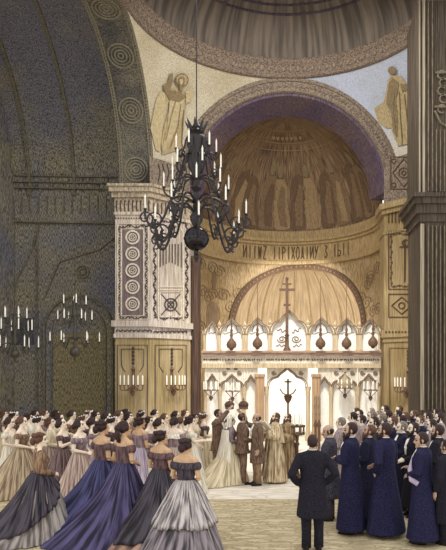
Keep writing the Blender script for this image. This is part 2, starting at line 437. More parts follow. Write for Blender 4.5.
figure_relief('trim_6', [
    ([(165, 92), (170, 88), (181, 90), (187, 96), (186, 104), (184, 122), (182, 148), (172, 152), (162, 155), (161, 140), (165, 122), (170, 105), (166, 100)], m_saint, .01),
    ([(170, 100), (176, 97), (184, 100), (183, 115), (176, 128), (170, 142), (164, 152), (162, 150), (167, 128)], m_saintp, .03),
    ([(164, 90), (163, 85), (168, 82), (170, 74), (173, 73), (173, 82), (170, 90), (180, 92), (186, 96), (180, 102), (170, 100)], m_saintd, .04),
    ([(150.5, 128), (156, 100), (160, 92), (166, 92), (168, 102), (163, 124), (160, 152), (156, 150)], m_saintp, .005),
    (circ(182, 80, 5.6), m_saint, .05), ([(178.5, 79), (180, 76.5), (183, 76.5), (185, 79), (184.6, 83), (183, 86), (182.5, 91), (179.5, 91), (179.6, 86), (178.6, 83)], m_saintd, .07), ([(179.4, 80), (181, 79), (183, 79.4), (183.2, 82.5), (181.6, 85), (180, 83.5)], m_saintp, .09),
    ([(186, 92), (192, 88), (194, 94), (191, 101), (186, 104)], m_saintp, .05)])
ribs('trim_7', [circ(182, 80, 6.4)+[(188.4, 80)], [(176, 100), (171, 118), (166, 140)], [(181, 104), (178, 128), (170, 148)], [(184, 110), (182, 145)]], m_saintd, .7)
figure_relief('trim_8', [
    ([(374, 108), (384, 102), (392, 118), (394, 128), (386, 128), (378, 122)], m_saint, .005),
    ([(388, 80), (392, 75), (401, 76), (407, 84), (410, 100), (415, 132), (411, 143), (398, 146), (392, 132), (390, 112), (383, 104), (386, 92)], m_saint, .015),
    ([(389, 82), (393, 78), (399, 84), (396, 100), (398, 120), (397, 138), (393, 132), (391, 112), (386, 104)], m_saintd, .035),
    ([(400, 84), (404, 84), (413, 84), (413, 88), (406, 90), (402, 92)], m_saintd, .05),
    (circ(392, 70.5, 4.2, 14), m_saintd, .05)])
ribs('trim_9', [[(399, 92), (400, 116), (402, 144)], [(404, 94), (407, 120), (409, 142)], [(394, 90), (393, 112), (396, 136)], circ(413, 88, 5)+[(418, 88)]], m_saintd, .7)
# apse arch: archivolt face and purple soffit
ar = MB(); n = 48
def ap(t, r, y): return Vector((r*math.cos(t), y, ZS-.08+r*math.sin(t)))
ar.loft([[ap(PI*i/n, AI+.1, YA-.02), ap(PI*i/n, AI+.1, YA+.1), ap(PI*i/n, A+.15, YA+.1), ap(PI*i/n, A+.05, YA-.02)] for i in range(n+1)])
struct('wall_apse_arch', ar, m_archi)
ar = MB().loft([[ap(PI*i/n, AI, YA+.02), ap(PI*i/n, AI-.34, YA+.95), ap(PI*i/n, A, YA+.95), ap(PI*i/n, A, YA+.1)] for i in range(n+1)])
struct('ceiling_apse_arch', ar, m_purple)
o = MB()
for r in (AI+.14, A-.06):
    o.loft([[ap(PI*i/60, r-.02, YA-.02), ap(PI*i/60, r-.02, YA-.06), ap(PI*i/60, r+.02, YA-.06), ap(PI*i/60, r+.02, YA-.02)] for i in range(61)])
for i in range(88):
    t = PI*(i+.5)/88; c = ap(t, (AI+A)/2+.04, YA-.03); o.ball(c, (.055, .03, .055), 6, 4)
struct('trim_10', o, m_ring)

# dome ----------------------------------------------------------------------
rg = MB().lathe([(4.62, 12.8), (4.42, 12.8), (4.36, 12.88), (4.42, 12.94), (4.3, 13.2), (4.2, 13.3), (4.2, 13.36), (4.3, 13.42), (4.62, 13.44)], (0, CY, 0), 72, cap=(False, False))
struct('ceiling_dome_ring', rg, m_ring, True)
o = MB()
for i in range(110):
    t = 2*PI*i/110
    o.ball((4.37*math.cos(t), CY+4.37*math.sin(t), 13.07), (.06, .06, .09), 6, 4)
    if i % 2: o.ball((4.24*math.cos(t), CY+4.24*math.sin(t), 13.36), (.05, .05, .04), 6, 4)
struct('trim_11', o, m_ringl)
dm = MB().lathe([(4.34*math.cos(t), 13.40+2.3*math.sin(t)) for t in [PI/2*i/24 for i in range(24)]]+[(.02, 15.7)], (0, CY, 0), 96, cap=(False, False))
struct('ceiling_dome', dm, m_dome, True)
o = MB()
for r in (3.72, 3.5, 2.2):
    z = 13.40+2.3*math.sqrt(1-(r/4.34)**2)
    o.tube([(r*math.cos(2*PI*i/60), CY+r*math.sin(2*PI*i/60), z-.02) for i in range(61)], .035, 6)
struct('trim_12', o, m_purple)

# apse: conch, inscription band, pierced lower wall -------------------------------
AYC, AR = 21.6, 3.45; ZC = 8.55
def cyl(phi, z, h=0, r=AR): return Vector(((r-h)*math.sin(phi), AYC+(r-h)*math.cos(phi), z))
struct('ceiling_conch', MB().grid(lambda u, v: Vector((AR*math.cos(v*PI/2)*math.sin((u-.5)*PI), AYC+AR*math.cos(v*PI/2)*math.cos((u-.5)*PI), ZC+AR*math.sin(v*PI/2))), 60, 30), m_conch, True)
bd = MB()
for z0, z1, h in ((7.16, 7.30, .10), (7.30, 7.98, .03), (7.98, 8.1, .10), (8.1, 8.22, .17), (8.22, 8.55, .02)):
    bd.loft([[cyl((i/48-.5)*PI, z0, 0), cyl((i/48-.5)*PI, z0, h), cyl((i/48-.5)*PI, z1, h), cyl((i/48-.5)*PI, z1, 0)] for i in range(49)])
struct('wall_apse_band', bd, m_band)
PH0, PW = .17, .85
def h_open(phi):
    q = (phi-PH0)/PW
    return None if abs(q) >= 1 else 4.3+2.68*math.sqrt(1-q*q)
lw = MB(); cols = sorted(set([-PI/2+PI*i/60 for i in range(61)]+[PH0+PW*math.sin(PI/2*(-1+2*i/40)) for i in range(41)]))
for a, b in zip(cols, cols[1:]):
    ha, hb = h_open(a+1e-6), h_open(b-1e-6)
    za, zb = (ha or (0 if hb is None else 4.3)), (hb or (0 if ha is None else 4.3))
    lw.add([cyl(a, za), cyl(b, zb), cyl(b, 7.2), cyl(a, 7.2)], [(0, 1, 2, 3)])
    lw.add([cyl(a, za), cyl(b, zb), cyl(b, zb, -.35), cyl(a, za, -.35)], [(0, 1, 2, 3)])
for e in (PH0-PW, PH0+PW): lw.add([cyl(e, 0), cyl(e, 4.3), cyl(e, 4.3, -.35), cyl(e, 0, -.35)], [(0, 1, 2, 3)])
struct('wall_apse', lw, m_spand, True)
# carved band round the chancel arch
o = MB()
def archline(k): return [(PH0+(PW+k)*math.sin(PI/2*(-1+2*i/48)), 4.3+(2.68+k*2.4)*math.cos(PI/2*(-1+2*i/48))) for i in range(49)]
fC = lambda u, v, h: cyl(u, v, h)
i0, i1 = archline(.0), archline(.085)
o.loft([[cyl(p[0], p[1], 0), cyl(p[0], p[1], .06), cyl(q[0], min(q[1], 7.18), .06), cyl(q[0], min(q[1], 7.18), 0)] for p, q in zip(i0, i1)])
struct('trim_13', o, m_brown)
o = MB()
for p in archline(.045)[1:-1]: o.ball(cyl(p[0], min(7.12, p[1]), .06), .05, 6, 4)
for k in range(26):                      # scrolls over the spandrels
    phi = rnd.choice([rnd.uniform(-1.3, -.55), rnd.uniform(.95, 1.4)]); z = rnd.uniform(4.2, 6.9)
    hh = h_open(phi)
    if hh and z < hh+.5: z = hh+.5
    if z > 6.9: continue
    pts = [(phi+(.10*(1-i/16))*math.cos(i*.8), z+(.28*(1-i/16))*math.sin(i*.8)) for i in range(15)]
    o.loft([[cyl(p[0]-.005, p[1], 0), cyl(p[0]-.005, p[1], .02), cyl(p[0]+.006, p[1]+.02, .02), cyl(p[0]+.006, p[1]+.02, 0)] for p in pts])
nc = [( -1.0+.12*math.cos(PI*i/12), 4.9+.55*math.sin(PI*i/12)) for i in range(13)]
o.fill([(-.88, 3.2)]+nc+[(-1.12, 3.2)], fC, .02)
o.fill([(-.98+.04*math.cos(2*PI*i/12), 6.25+.35*math.sin(2*PI*i/12)) for i in range(12)], fC, .02)
struct('trim_14', o, m_fig2)
# inscription: tall archaic letters as they are seen on the band
G = {'I': [[(.5, 0), (.5, 1)]], 'W': [[(0, 1), (.25, 0), (.5, .9), (.75, 0), (1, 1)]], 'Z': [[(0, 1), (1, 1), (0, 0), (1, 0)]],
     'И': [[(0, 1), (0, 0), (1, 1), (1, 0)]], 'Y': [[(0, 1), (.5, .45), (1, 1)], [(.5, .45), (.5, 0)]], 'Н': [[(0, 0), (0, 1)], [(1, 0), (1, 1)], [(0, .5), (1, .5)]],
     'Х': [[(0, 0), (1, 1)], [(0, 1), (1, 0)]], 'О': [[(.5+.5*math.cos(a*PI/6), .5+.5*math.sin(a*PI/6)) for a in range(13)]],
     'П': [[(0, 0), (0, 1), (1, 1), (1, 0)]], 'У': [[(0, 1), (.5, .4)], [(1, 1), (.2, 0)]], 'З': [[(0, 1), (.9, .85), (.3, .55), (1, .25), (.5, 0), (0, .1)]],
     'Ь': [[(0, 1), (0, 0), (.9, .1), (.9, .4), (0, .5)]], 'Р': [[(0, 0), (0, 1), (.9, .9), (.9, .6), (0, .5)]], 'Д': [[(0, 0), (.2, .2), (.5, 1), (.8, .2), (1, 0)], [(.2, .2), (.8, .2)]]}
o = MB()
def letters(txt, px0, px1, mb):
    adv = (px1-px0)/len(txt)
    for k, ch in enumerate(txt):
        if ch == ' ': continue
        for st_ in G[ch]:
            pts = []
            for gx, gy in st_:
                px = px0+k*adv+gx*adv*.62; s_ = (px-VX)/F          # where that line of sight meets the curved wall
                b_ = AYC; aa = s_*s_+1; disc = (b_*b_-aa*(b_*b_-AR*AR)); Yh = (b_+math.sqrt(max(0, disc)))/aa
                pts.append((math.atan2(s_*Yh, Yh-AYC), 7.38+.52*gy))
            if len(pts) == 2: pts.insert(1, ((pts[0][0]+pts[1][0])/2, (pts[0][1]+pts[1][1])/2))
            vs = []; fs = []
            for i in range(len(pts)-1):
                (a0, z0), (a1, z1) = pts[i], pts[i+1]; dx, dz = (a1-a0)*AR, z1-z0; l = math.hypot(dx, dz) or 1; ox, oz = -dz/l*.022/AR, dx/l*.022
                b = len(vs)
                for (a, z) in ((a0+ox, z0+oz), (a0-ox, z0-oz), (a1-ox, z1-oz), (a1+ox, z1+oz)): vs.append(cyl(a, z, .05))
                fs.append((b, b+1, b+2, b+3))
            mb.add(vs, fs)
letters('ИIIWZ', 243, 268, o); letters('IIРIХОДIИУ', 273, 320, o); letters('З IЬII', 325, 352, o)
struct('trim_15', o, m_brown)
# apostles standing round the conch
def fConch(phi, z, h=0):
    r = math.sqrt(max(.01, AR*AR-(z-ZC)**2))-.02-h; return Vector((r*math.sin(phi), AYC+r*math.cos(phi), z))
def apostle(phi, m1, m2, s=1.0, lean=0):
    w = .10*s
    body = [(-.9, 0), (-1, .5), (-.9, 1.1), (-1.0, 1.6), (-.55, 1.82), (.55, 1.82), (1.0, 1.55), (.85, 1.0), (1.05, .4), (.95, 0), (.3, -.06), (-.4, -.08)]
    f = lambda u, v, h: fConch(phi+u*w+lean*v*.02, ZC+.12+v*s*1.02, h)
    struct('trim_16', MB().fill(body, f, .01, 1), m1)
    b = MB().fill([(-.2, .1), (-.5, .9), (.1, 1.6), (.6, 1.5), (.5, .7), (.7, .05)], f, .03, 1)
    struct('trim_17', b, m2)
    b = MB().fill([(.42*math.cos(a*PI/6), 2.05+.22*math.sin(a*PI/6)) for a in range(12)], f, .03)
    struct('trim_18', b, m_saintd if m1 is not m_fig1 else m_fig2)
for k, (phi, m1, m2) in enumerate([(-1.12, m_fig1, m_fig2), (-.88, m_fig2, m_fig1), (-.66, m_fig1, m_fig3), (-.46, m_fig1, m_fig2), (-.26, m_fig2, m_fig1), (-.06, m_fig3, m_fig2), (.13, m_fig1, m_fig2),
                                   (.33, m_fig3, m_fig3), (.53, m_fig1, m_fig2), (.74, m_fig2, m_fig3), (.96, m_fig1, m_fig2), (1.18, m_fig2, m_fig1)]):
    apostle(phi, m1, m2, 1.0 if k % 2 else 1.05, (-1)**k)
o = MB()
for z, rr in ((ZC+3.0, .02), (ZC+2.82, .02), (ZC+3.25, .02)):
    r = math.sqrt(AR*AR-(z-ZC)**2)-.03
    o.tube([(r*math.sin((i/40-.5)*PI*.96), AYC+r*math.cos((i/40-.5)*PI*.96), z) for i in range(41)], rr, 5)
z = ZC+3.12; r = math.sqrt(AR*AR-(z-ZC)**2)-.03
for k in range(7): o.ball((r*math.sin((k-3)*.12), AYC+r*math.cos((k-3)*.12), z), (.07, .03, .10), 8, 5)
struct('trim_19', o, m_fig3)
# dark shaft at the left jamb of the apse
struct('wall_left_shaft', MB().lathe([(.22, 0), (.22, .3), (.19, .36), (.18, 6.3), (.22, 6.5), (.24, 6.7)], (-3.2, 20.97, 0), 16), m_darkcol, True)
# sanctuary beyond the chancel arch
SX, SY, SR = .35, 25.2, 3.1
sa = MB().grid(lambda u, v: Vector((SX+SR*math.cos(v*PI/2)*math.sin((u-.5)*PI), SY+SR*math.cos(v*PI/2)*math.cos((u-.5)*PI), 4.6+SR*math.sin(v*PI/2))), 60, 20)
struct('ceiling_sanctuary', sa, m_sanct, True)
struct('wall_sanctuary', MB().grid(lambda u, v: Vector((SX+SR*math.sin((u-.5)*PI), SY+SR*math.cos((u-.5)*PI), 4.62*v)), 60, 4), m_white, True)
o = MB()
for k in range(-5, 6):
    a = k*.26
    o.loft([[Vector((SX+(SR-.02)*math.cos(v)*math.sin(a+e), SY+(SR-.02)*math.cos(v)*math.cos(a+e), 4.6+(SR-.02)*math.sin(v))) for e in (-.012, .012)] for v in [.1+i*.11 for i in range(11)]], (False, False), closed=False)
struct('trim_20', o, m_band)

# dim transept on the left ---------------------------------------------------------
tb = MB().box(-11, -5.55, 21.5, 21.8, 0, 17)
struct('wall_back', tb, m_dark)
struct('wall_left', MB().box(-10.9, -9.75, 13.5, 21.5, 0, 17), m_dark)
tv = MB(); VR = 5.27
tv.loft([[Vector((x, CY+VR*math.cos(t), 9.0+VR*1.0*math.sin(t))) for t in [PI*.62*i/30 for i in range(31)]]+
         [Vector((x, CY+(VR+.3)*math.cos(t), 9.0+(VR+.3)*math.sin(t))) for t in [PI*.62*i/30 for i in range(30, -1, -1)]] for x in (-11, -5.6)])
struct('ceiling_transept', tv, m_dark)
fT = plane_f((0, 21.5, 0), (0, -1, 0))
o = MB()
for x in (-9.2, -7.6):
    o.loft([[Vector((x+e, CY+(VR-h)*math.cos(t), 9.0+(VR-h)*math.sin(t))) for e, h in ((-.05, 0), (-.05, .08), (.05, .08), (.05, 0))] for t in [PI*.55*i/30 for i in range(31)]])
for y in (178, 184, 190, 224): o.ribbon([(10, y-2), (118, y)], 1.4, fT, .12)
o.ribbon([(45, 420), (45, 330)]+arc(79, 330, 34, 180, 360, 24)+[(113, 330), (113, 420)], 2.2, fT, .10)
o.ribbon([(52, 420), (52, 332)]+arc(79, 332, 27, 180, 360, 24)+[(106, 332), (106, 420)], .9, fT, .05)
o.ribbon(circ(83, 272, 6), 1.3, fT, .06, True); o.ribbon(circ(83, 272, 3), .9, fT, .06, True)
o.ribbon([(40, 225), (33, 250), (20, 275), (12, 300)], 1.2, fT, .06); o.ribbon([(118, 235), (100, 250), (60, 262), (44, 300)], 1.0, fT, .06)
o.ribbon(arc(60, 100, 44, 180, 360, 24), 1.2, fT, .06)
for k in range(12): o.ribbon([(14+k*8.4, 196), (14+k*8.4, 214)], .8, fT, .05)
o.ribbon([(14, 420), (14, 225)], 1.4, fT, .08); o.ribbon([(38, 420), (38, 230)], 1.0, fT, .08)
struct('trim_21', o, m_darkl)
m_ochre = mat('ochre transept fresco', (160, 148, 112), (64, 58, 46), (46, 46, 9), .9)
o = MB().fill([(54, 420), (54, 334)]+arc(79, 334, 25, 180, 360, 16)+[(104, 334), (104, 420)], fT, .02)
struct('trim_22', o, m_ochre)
o = MB().fill([(16, 345), (16, 318)]+arc(25, 318, 9, 180, 360, 12, 24)+[(34, 318), (34, 345)], fT, .02)
struct('trim_23', o, mat('blue black niche', (84, 84, 92), (50, 50, 58), (30, 30, 3), .8))

# brown pier standing in front on the right ---------------------------------------------
YB = 16.4; bx = lambda px: (px-VX)/F*YB; bz = lambda py: EH+(VY-py)/F*YB
b = MB(); xe = 5.6
b.box(bx(420), xe, YB, YB+1.6, 0, bz(222)); b.box(bx(419), xe, YB-.02, YB+1.6, bz(196), 12.81)
for y0, y1, d in ((222, 214, .05), (214, 205, .12), (205, 199, .2), (199, 195, .26)): b.box(bx(420)-d, xe, YB-d, YB+1.6+d, bz(y0), bz(y1))
b.box(bx(418), xe, YB-.06, YB+1.66, 0, .5)
struct('wall_right', b, m_rpier)
fQ = plane_f((0, YB, 0), (0, -1, 0))
o = MB()
o.ribbon([(419.4, 193), (419.4, 0)], 1.1, fQ, .05); o.ribbon([(423.5, 193), (423.5, 0)], 2.4, fQ, .05); o.ribbon([(422, 410), (422, 224)], 3.6, fQ, .04)
struct('trim_24', o, m_rpierl)
o = MB()
for x in range(428, 447, 4): o.ribbon([(x, 410), (x, 226)], 1.1, fQ, .06); o.ribbon([(x, 192), (x, 130 if x > 434 else 0)], 1.1, fQ, .06)
for k, y in enumerate((76, 84, 92, 100, 110)): o.ribbon(arc(441+(k % 2)*2, y, 4, 60, 330, 12), 1.4, fQ, .09)
o.ribbon([(435, 74), (447, 74)], 2, fQ, .1); o.ribbon([(434, 108), (447, 108)], 2, fQ, .1); o.ribbon([(434, 112), (440, 124), (447, 128)], 1.6, fQ, .1)
struct('trim_25', o, mat('carved brown ornament', (128, 116, 98), (80, 70, 60), (30, 30, 6), .7))
# ================================================================ ICON SCREEN
YI = 20.95
ix = lambda px: (px-VX)/F*YI
iz = lambda py: EH+(VY-py)/F*YI
m_cream = mat('cream carved screen', (240, 232, 216), (206, 194, 172), (20, 20, 6), .7)
m_creamd = mat('tan screen column', (214, 196, 164), (176, 152, 122), (40, 40, 1.5), .8)
m_mauve = mat('mauve cornice', (190, 162, 142), (150, 122, 110), (4, 30, 30), .8)
m_brownp = mat('brown marble pilaster', (190, 160, 126), (150, 118, 94), (50, 50, 1.2), .85)
m_line = mat('brown carved line', (128, 104, 82), (96, 76, 62), (20, 20, 20), .6)
m_icon = mat('white icon panel', (252, 249, 242), (240, 234, 222), (8, 8, 8), .4)
m_lampb = mat('brown lamp metal', (120, 92, 72), (80, 60, 48), (30, 30, 30), .7, rough=.5)
m_lampp = mat('pale candle holder', (176, 156, 128), (136, 116, 92), (30, 30, 30), .7, rough=.5)
m_iron = plain('dark iron', (44, 38, 40), .4, .3)
m_wax = plain('white wax', (250, 246, 232), .6)
scr = tag(empty('icon_screen', (0, YI, 0)), 'cream carved icon screen with two tiers of arches across the bright apse', 'icon screen')
def sbuild(name, mb, m, smooth=False, parent=scr):
    o = mb.build(name, m, parent, smooth); o.location = (0, -YI, 0) if parent is scr else (0, 0, 0); return o
def ogee(t): t = min(1, abs(t)); return .87*max(math.sqrt(max(0, 1-(t/.62)**2)), .62*math.sqrt(max(0, 1-((t-.5)/.5)**2)) if t > .2 else 0)+.13*max(0, 1-t/.22)**1.5
fI = lambda y0: (lambda u, v, h: Vector((ix(u), y0-h, iz(v))))
z0s = .28
# lower columns
for px, wpx, kind in ((205.3, 3.4, 0), (220, 3.6, 0), (244, 3.8, 0), (266.8, 3.4, 0), (308, 3.8, 0), (331, 3.6, 0), (357.5, 4.4, 0), (379, 3.2, 0)):
    r = wpx/2*YI/F
    b = MB().lathe([(r*1.5, z0s), (r*1.5, z0s+.12), (r*1.05, z0s+.22), (r, iz(396)), (r*1.25, iz(394.5)), (r*1.1, iz(393)), (r*1.5, iz(388)), (r*1.6, iz(386.5))], (ix(px), YI, 0), 12)
    sbuild('column', b, m_creamd, 'auto')
for x0, x1 in ((255.5, 264.5), (312, 320)):
    b = MB().box(ix(x0), ix(x1), YI-.14, YI+.1, z0s, iz(374)).box(ix(x0-.8), ix(x1+.8), YI-.18, YI+.1, z0s, z0s+.3).box(ix(x0-.8), ix(x1+.8), YI-.18, YI+.1, iz(377), iz(374))
    sbuild('pilaster', b, m_brownp)
def arch_panel(x0, x1, ytop, ysp, yap, dep=.10, n=24, y=YI):
    """spandrel wall with an ogee opening"""
    b = MB(); xs = [x0+(x1-x0)*i/n for i in range(n+1)]
    low = lambda x: ysp-(ysp-yap)*ogee((x-(x0+x1)/2)/((x1-x0)/2))
    R = []
    for x in xs: R.append([Vector((ix(x), y-dep/2, iz(low(x)))), Vector((ix(x), y-dep/2, iz(ytop))), Vector((ix(x), y+dep/2, iz(ytop))), Vector((ix(x), y+dep/2, iz(low(x))))])
    b.loft(R); return b
low_open = [(206.5, 218.3, 376), (221.8, 242.2, 376.5), (245.9, 256, 377), (268.5, 306.2, 369.5), (319.5, 329.3, 379), (332.7, 355.4, 376), (359.6, 377.5, 376)]
for x0, x1, ya in low_open:
    p = sbuild('arch_panel', arch_panel(x0-1.6, x1+1.6, 366, 388, ya+.5), m_cream)
    o = MB(); f = fI(YI-.05)
    cx, hw = (x0+x1)/2, (x1-x0)/2
    for k, off in enumerate((0.2, 2.2)):
        o.ribbon([(cx+(hw+off*.8)*(-1+2*i/30), 388-(388-ya+off)*ogee(-1+2*i/30)) for i in range(31)], .8, f, .03)
    for s_ in (-1, 1):
        if hw > 8:
            o.ribbon([(cx+s_*(hw*.72)+2.6*(1-i/14)*math.cos(i*.9), 373+2.4*(1-i/14)*math.sin(i*.9)) for i in range(13)], .6, f, .03)
            o.ribbon([(cx+s_*(hw*.36)+1.6*(1-i/14)*math.cos(i*.9), 371-(2.4 if ya > 372 else 99)+1.5*(1-i/14)*math.sin(i*.9)) for i in range(13)], .5, f, .03) if ya > 372 else None
    c = o.build('carving_pattern', m_line, p); 
# entablature in three courses, middle bay standing forward
def courses(x0, x1, fwd):
    for nm, y0, y1, d, m in (('cornice', 351.5, 356, .22, m_mauve), ('frieze', 356, 363.5, .10, m_cream), ('architrave', 363.5, 368, .16, m_creamd)):
        b = MB().box(ix(x0), ix(x1), YI-d-fwd, YI+.12, iz(y1), iz(y0))
        if nm == 'cornice': b.box(ix(x0)-.0, ix(x1), YI-d-fwd-.06, YI+.12, iz(353), iz(351))
        p = sbuild(nm, b, m)
        if nm == 'frieze':
            o = MB(); x = x0+1.5; f = fI(YI-d-fwd)
            while x < x1-2:                      # worn, unreadable little marks of the old inscription
                hh = rnd.uniform(1.4, 2.4)
                o.ribbon([(x+rnd.uniform(-.3, .6), 359.8-hh/2), (x+rnd.uniform(-.2, .4), 359.8), (x+rnd.uniform(-.3, 1.4), 359.8+hh/2)], .95, f, .02)
                if rnd.random() < .6: o.ribbon([(x, 359.8), (x+1.3, 359.8+rnd.uniform(-1, 1))], .8, f, .02)
                x += rnd.uniform(1.6, 2.9)
            o.build('inscription_lettering', m_line, p)
courses(202.8, 265.5, 0); courses(310.5, 380.2, 0); courses(265.5, 310.5, .16)
# upper tier
for px, w_ in ((204.6, 2), (219, 3.4), (245, 5.5), (270, 4), (308, 4), (335, 5), (359, 5.5), (379, 1.4)):
    b = MB().box(ix(px-w_/2), ix(px+w_/2), YI-.06, YI+.08, iz(352), iz(331)).box(ix(px-w_/2-.7), ix(px+w_/2+.7), YI-.09, YI+.1, iz(334), iz(331)).box(ix(px-w_/2-.7), ix(px+w_/2+.7), YI-.09, YI+.1, iz(352), iz(349.5))
    sbuild('post', b, m_creamd)
up_open = [(206.5, 217.5, 323), (221, 242.5, 319.5), (247.5, 268, 319.5), (272, 306, 312), (310, 332.5, 319.5), (337.5, 356.3, 320), (361.8, 379, 320)]
for x0, x1, ya in up_open:
    cx, hw = (x0+x1)/2, (x1-x0)/2; n = 32
    top = lambda t, off: (cx+(hw+off)*t, 334-(334-ya+off*.9)*ogee(t))
    b = MB(); R = []
    for i in range(n+1):
        t = -1+2*i/n; p, q = top(t, -.2), top(t, 2.6)
        R.append([Vector((ix(p[0]), YI-.07, iz(p[1]))), Vector((ix(q[0]), YI-.07, iz(q[1]))), Vector((ix(q[0]), YI+.07, iz(q[1]))), Vector((ix(p[0]), YI+.07, iz(p[1])))])
    ah = sbuild('arch_head', b.loft(R), m_cream)
    o = MB()
    for off in (.2, 2.3): o.ribbon([top(-1+2*i/n, off) for i in range(n+1)], .6, fI(YI-.07), .025)
    o.build('carving_pattern', m_line, ah)
    b = MB().fill([(x0-.5, 352), (x1+.5, 352)]+[top(1-2*i/n, .4) for i in range(n+1)], fI(YI+.05), .0, 0)
    b.fill([(x0-.5, 352), (x1+.5, 352)]+[top(1-2*i/n, .4) for i in range(n+1)], fI(YI+.09), .0, 0)
    pn_ = sbuild('icon_panel', b, m_icon)
    o = MB(); f = fI(YI+.05)
    if hw > 14:
        for s_ in (-1, 1):
            o.ribbon([(cx+s_*(7+5*(1-i/18)*math.cos(i*.7)), 339+4*(1-i/18)*math.sin(i*.7)) for i in range(16)], .8, f, .02)
            o.ribbon(squig(cx+s_*3, 332, cx+s_*12, 329, 1.4, 2), .8, f, .02)
            o.ribbon(squig(cx+s_*4, 346, cx+s_*13, 345, 1.0, 2), .7, f, .02)
    else:
        o.ribbon(squig(x0+2, 333, x1-2, 333, .8, 2), .5, f, .02)
        for s_ in (-1, 1): o.ribbon([(cx+s_*hw*.55, 332), (cx+s_*hw*.4, 326), (cx, 323)], .6, f, .02)
    o.build('tracery_pattern', m_line, pn_)
for px, yb in ((219.5, 327), (245, 327), (270, 325), (308, 325), (335, 327), (359.3, 327)):
    b = MB().lathe([(.05, iz(331)), (.09, iz(yb+1)), (.04, iz(yb)), (.075, iz(yb-2.5)), (.02, iz(yb-5)), (.004, iz(yb-7))], (ix(px), YI, 0), 8)
    sbuild('finial', b, m_creamd, 'auto')
# parapet in front of the doors
for x0, x1 in ((207, 218), (222.3, 242), (246, 255.5), (320.5, 329), (333, 355), (360, 378)):
    b = MB().box(ix(x0), ix(x1), YI-.05, YI+.05, z0s, iz(432)).box(ix(x0), ix(x1), YI-.08, YI+.08, iz(434), iz(431))
    sbuild('parapet_panel', b, m_cream)
for x0, x1 in ((206.5, 218.3), (221.8, 242.2), (245.9, 255.8), (320, 329.3), (332.7, 355.4), (359.6, 377.8)):  # white sheets added to stand in for the daylit sanctuary behind
    b = MB().grid(lambda u, v: Vector((ix(x0-1+(x1-x0+2)*u), YI+.11+.007*math.sin(u*(x1-x0)*1.1), z0s+.02+(iz(367)-z0s)*v)), int((x1-x0)*3), 1)
    b.grid(lambda u, v: Vector((ix(x0-1+(x1-x0+2)*u), YI+.12+.007*math.sin(u*(x1-x0)*1.1), z0s+.02+(iz(367)-z0s)*v)), int((x1-x0)*3), 1)
    sbuild('daylight_backing', b, m_icon, True)
# crosses
cr = tag(empty('great_cross', (ix(287)*.986, YI-.30, iz(351))), 'tall brown cross rising above the middle arch of the icon screen', 'cross')
h0 = iz(351)
MB().box(-.05, .05, -.04, .04, 0, iz(281)-h0).build('shaft', m_lampb, cr)
for w_, y0, y1 in ((.16, 286, 284.6), (.27, 292, 289.8), (.12, 307, 305)): MB().box(-w_, w_, -.045, .045, iz(y0)-h0, iz(y1)-h0).build('crossbar', m_lampb, cr)
MB().ball((0, 0, iz(281)-h0+.04), .06, 10, 6).build('finial', m_lampb, cr, True)
MB().lathe([(.13, 0), (.13, .05), (.07, .12), (.06, .5), (.1, .55)], n=10).build('base', m_lampb, cr, 'auto')
ac = tag(empty('altar_cross', ((288-VX)/F*22.3, 22.3, z0s)), 'slim dark cross standing in the bright middle doorway of the icon screen', 'cross')
z_ = lambda py: EH+(VY-py)/F*22.3-z0s
MB().lathe([(.28, 0), (.26, .06), (.06, .14), (.035, .5), (.035, z_(384))], n=10).build('stem', m_lampb, ac, 'auto')
MB().box(-.035, .035, -.03, .03, z_(386), z_(379)).box(-.13, .13, -.03, .03, z_(382.5), z_(381)).build('cross_head', m_lampb, ac)
MB().tube([(-.3, 0, z_(389)), (-.2, 0, z_(393)), (0, 0, z_(396)), (.2, 0, z_(393)), (.3, 0, z_(389))], .025, 6).lathe([(.02, z_(404)), (.12, z_(400)), (.16, z_(396)), (.05, z_(394))], n=10).build('lamp_arm', m_lampb, ac, 'auto')

# lamps hung before the upper arches
def hang_lamp(px, py, Y, ytop, label, s=1.0, mats=None):
    c = at(px, py, Y); t = at(px, ytop, Y).z-c.z
    r = tag(empty('hanging_lamp', c), label, 'lamp', 'lamps hung before the upper arches')
    MB().lathe([(.01, -.26*s), (.06*s, -.24*s), (.07*s, -.2*s), (.15*s, -.15*s), (.175*s, -.06*s), (.15*s, .03*s), (.09*s, .10*s), (.05*s, .15*s), (.035*s, .2*s)], n=12).build('bowl', m_lampb, r, 'auto')
    MB().lathe([(.035, .19*s), (.06, .26), (.03, .33), (.05, .42), (.025, .5), (.035, .62), (.012, .8), (.008, 1.0), (.008, t)], n=8).build('chain', m_lampb, r, 'auto')
    return r
for px, py, ytop, lb in ((231.5, 343, 300, 'brown hanging lamp before the arch second from the left pier, upper tier'), (257.5, 342, 283, 'brown hanging lamp before the upper arch just left of the tall cross'),
                         (320.5, 342, 278, 'brown hanging lamp before the upper arch just right of the tall cross'), (346.5, 342, 284, 'brown hanging lamp before the upper arch second from the right pier'),
                         (373, 341, 300, 'brown hanging lamp before the upper arch beside the right pier')):
    hang_lamp(px, py, YI-.45, ytop, lb)

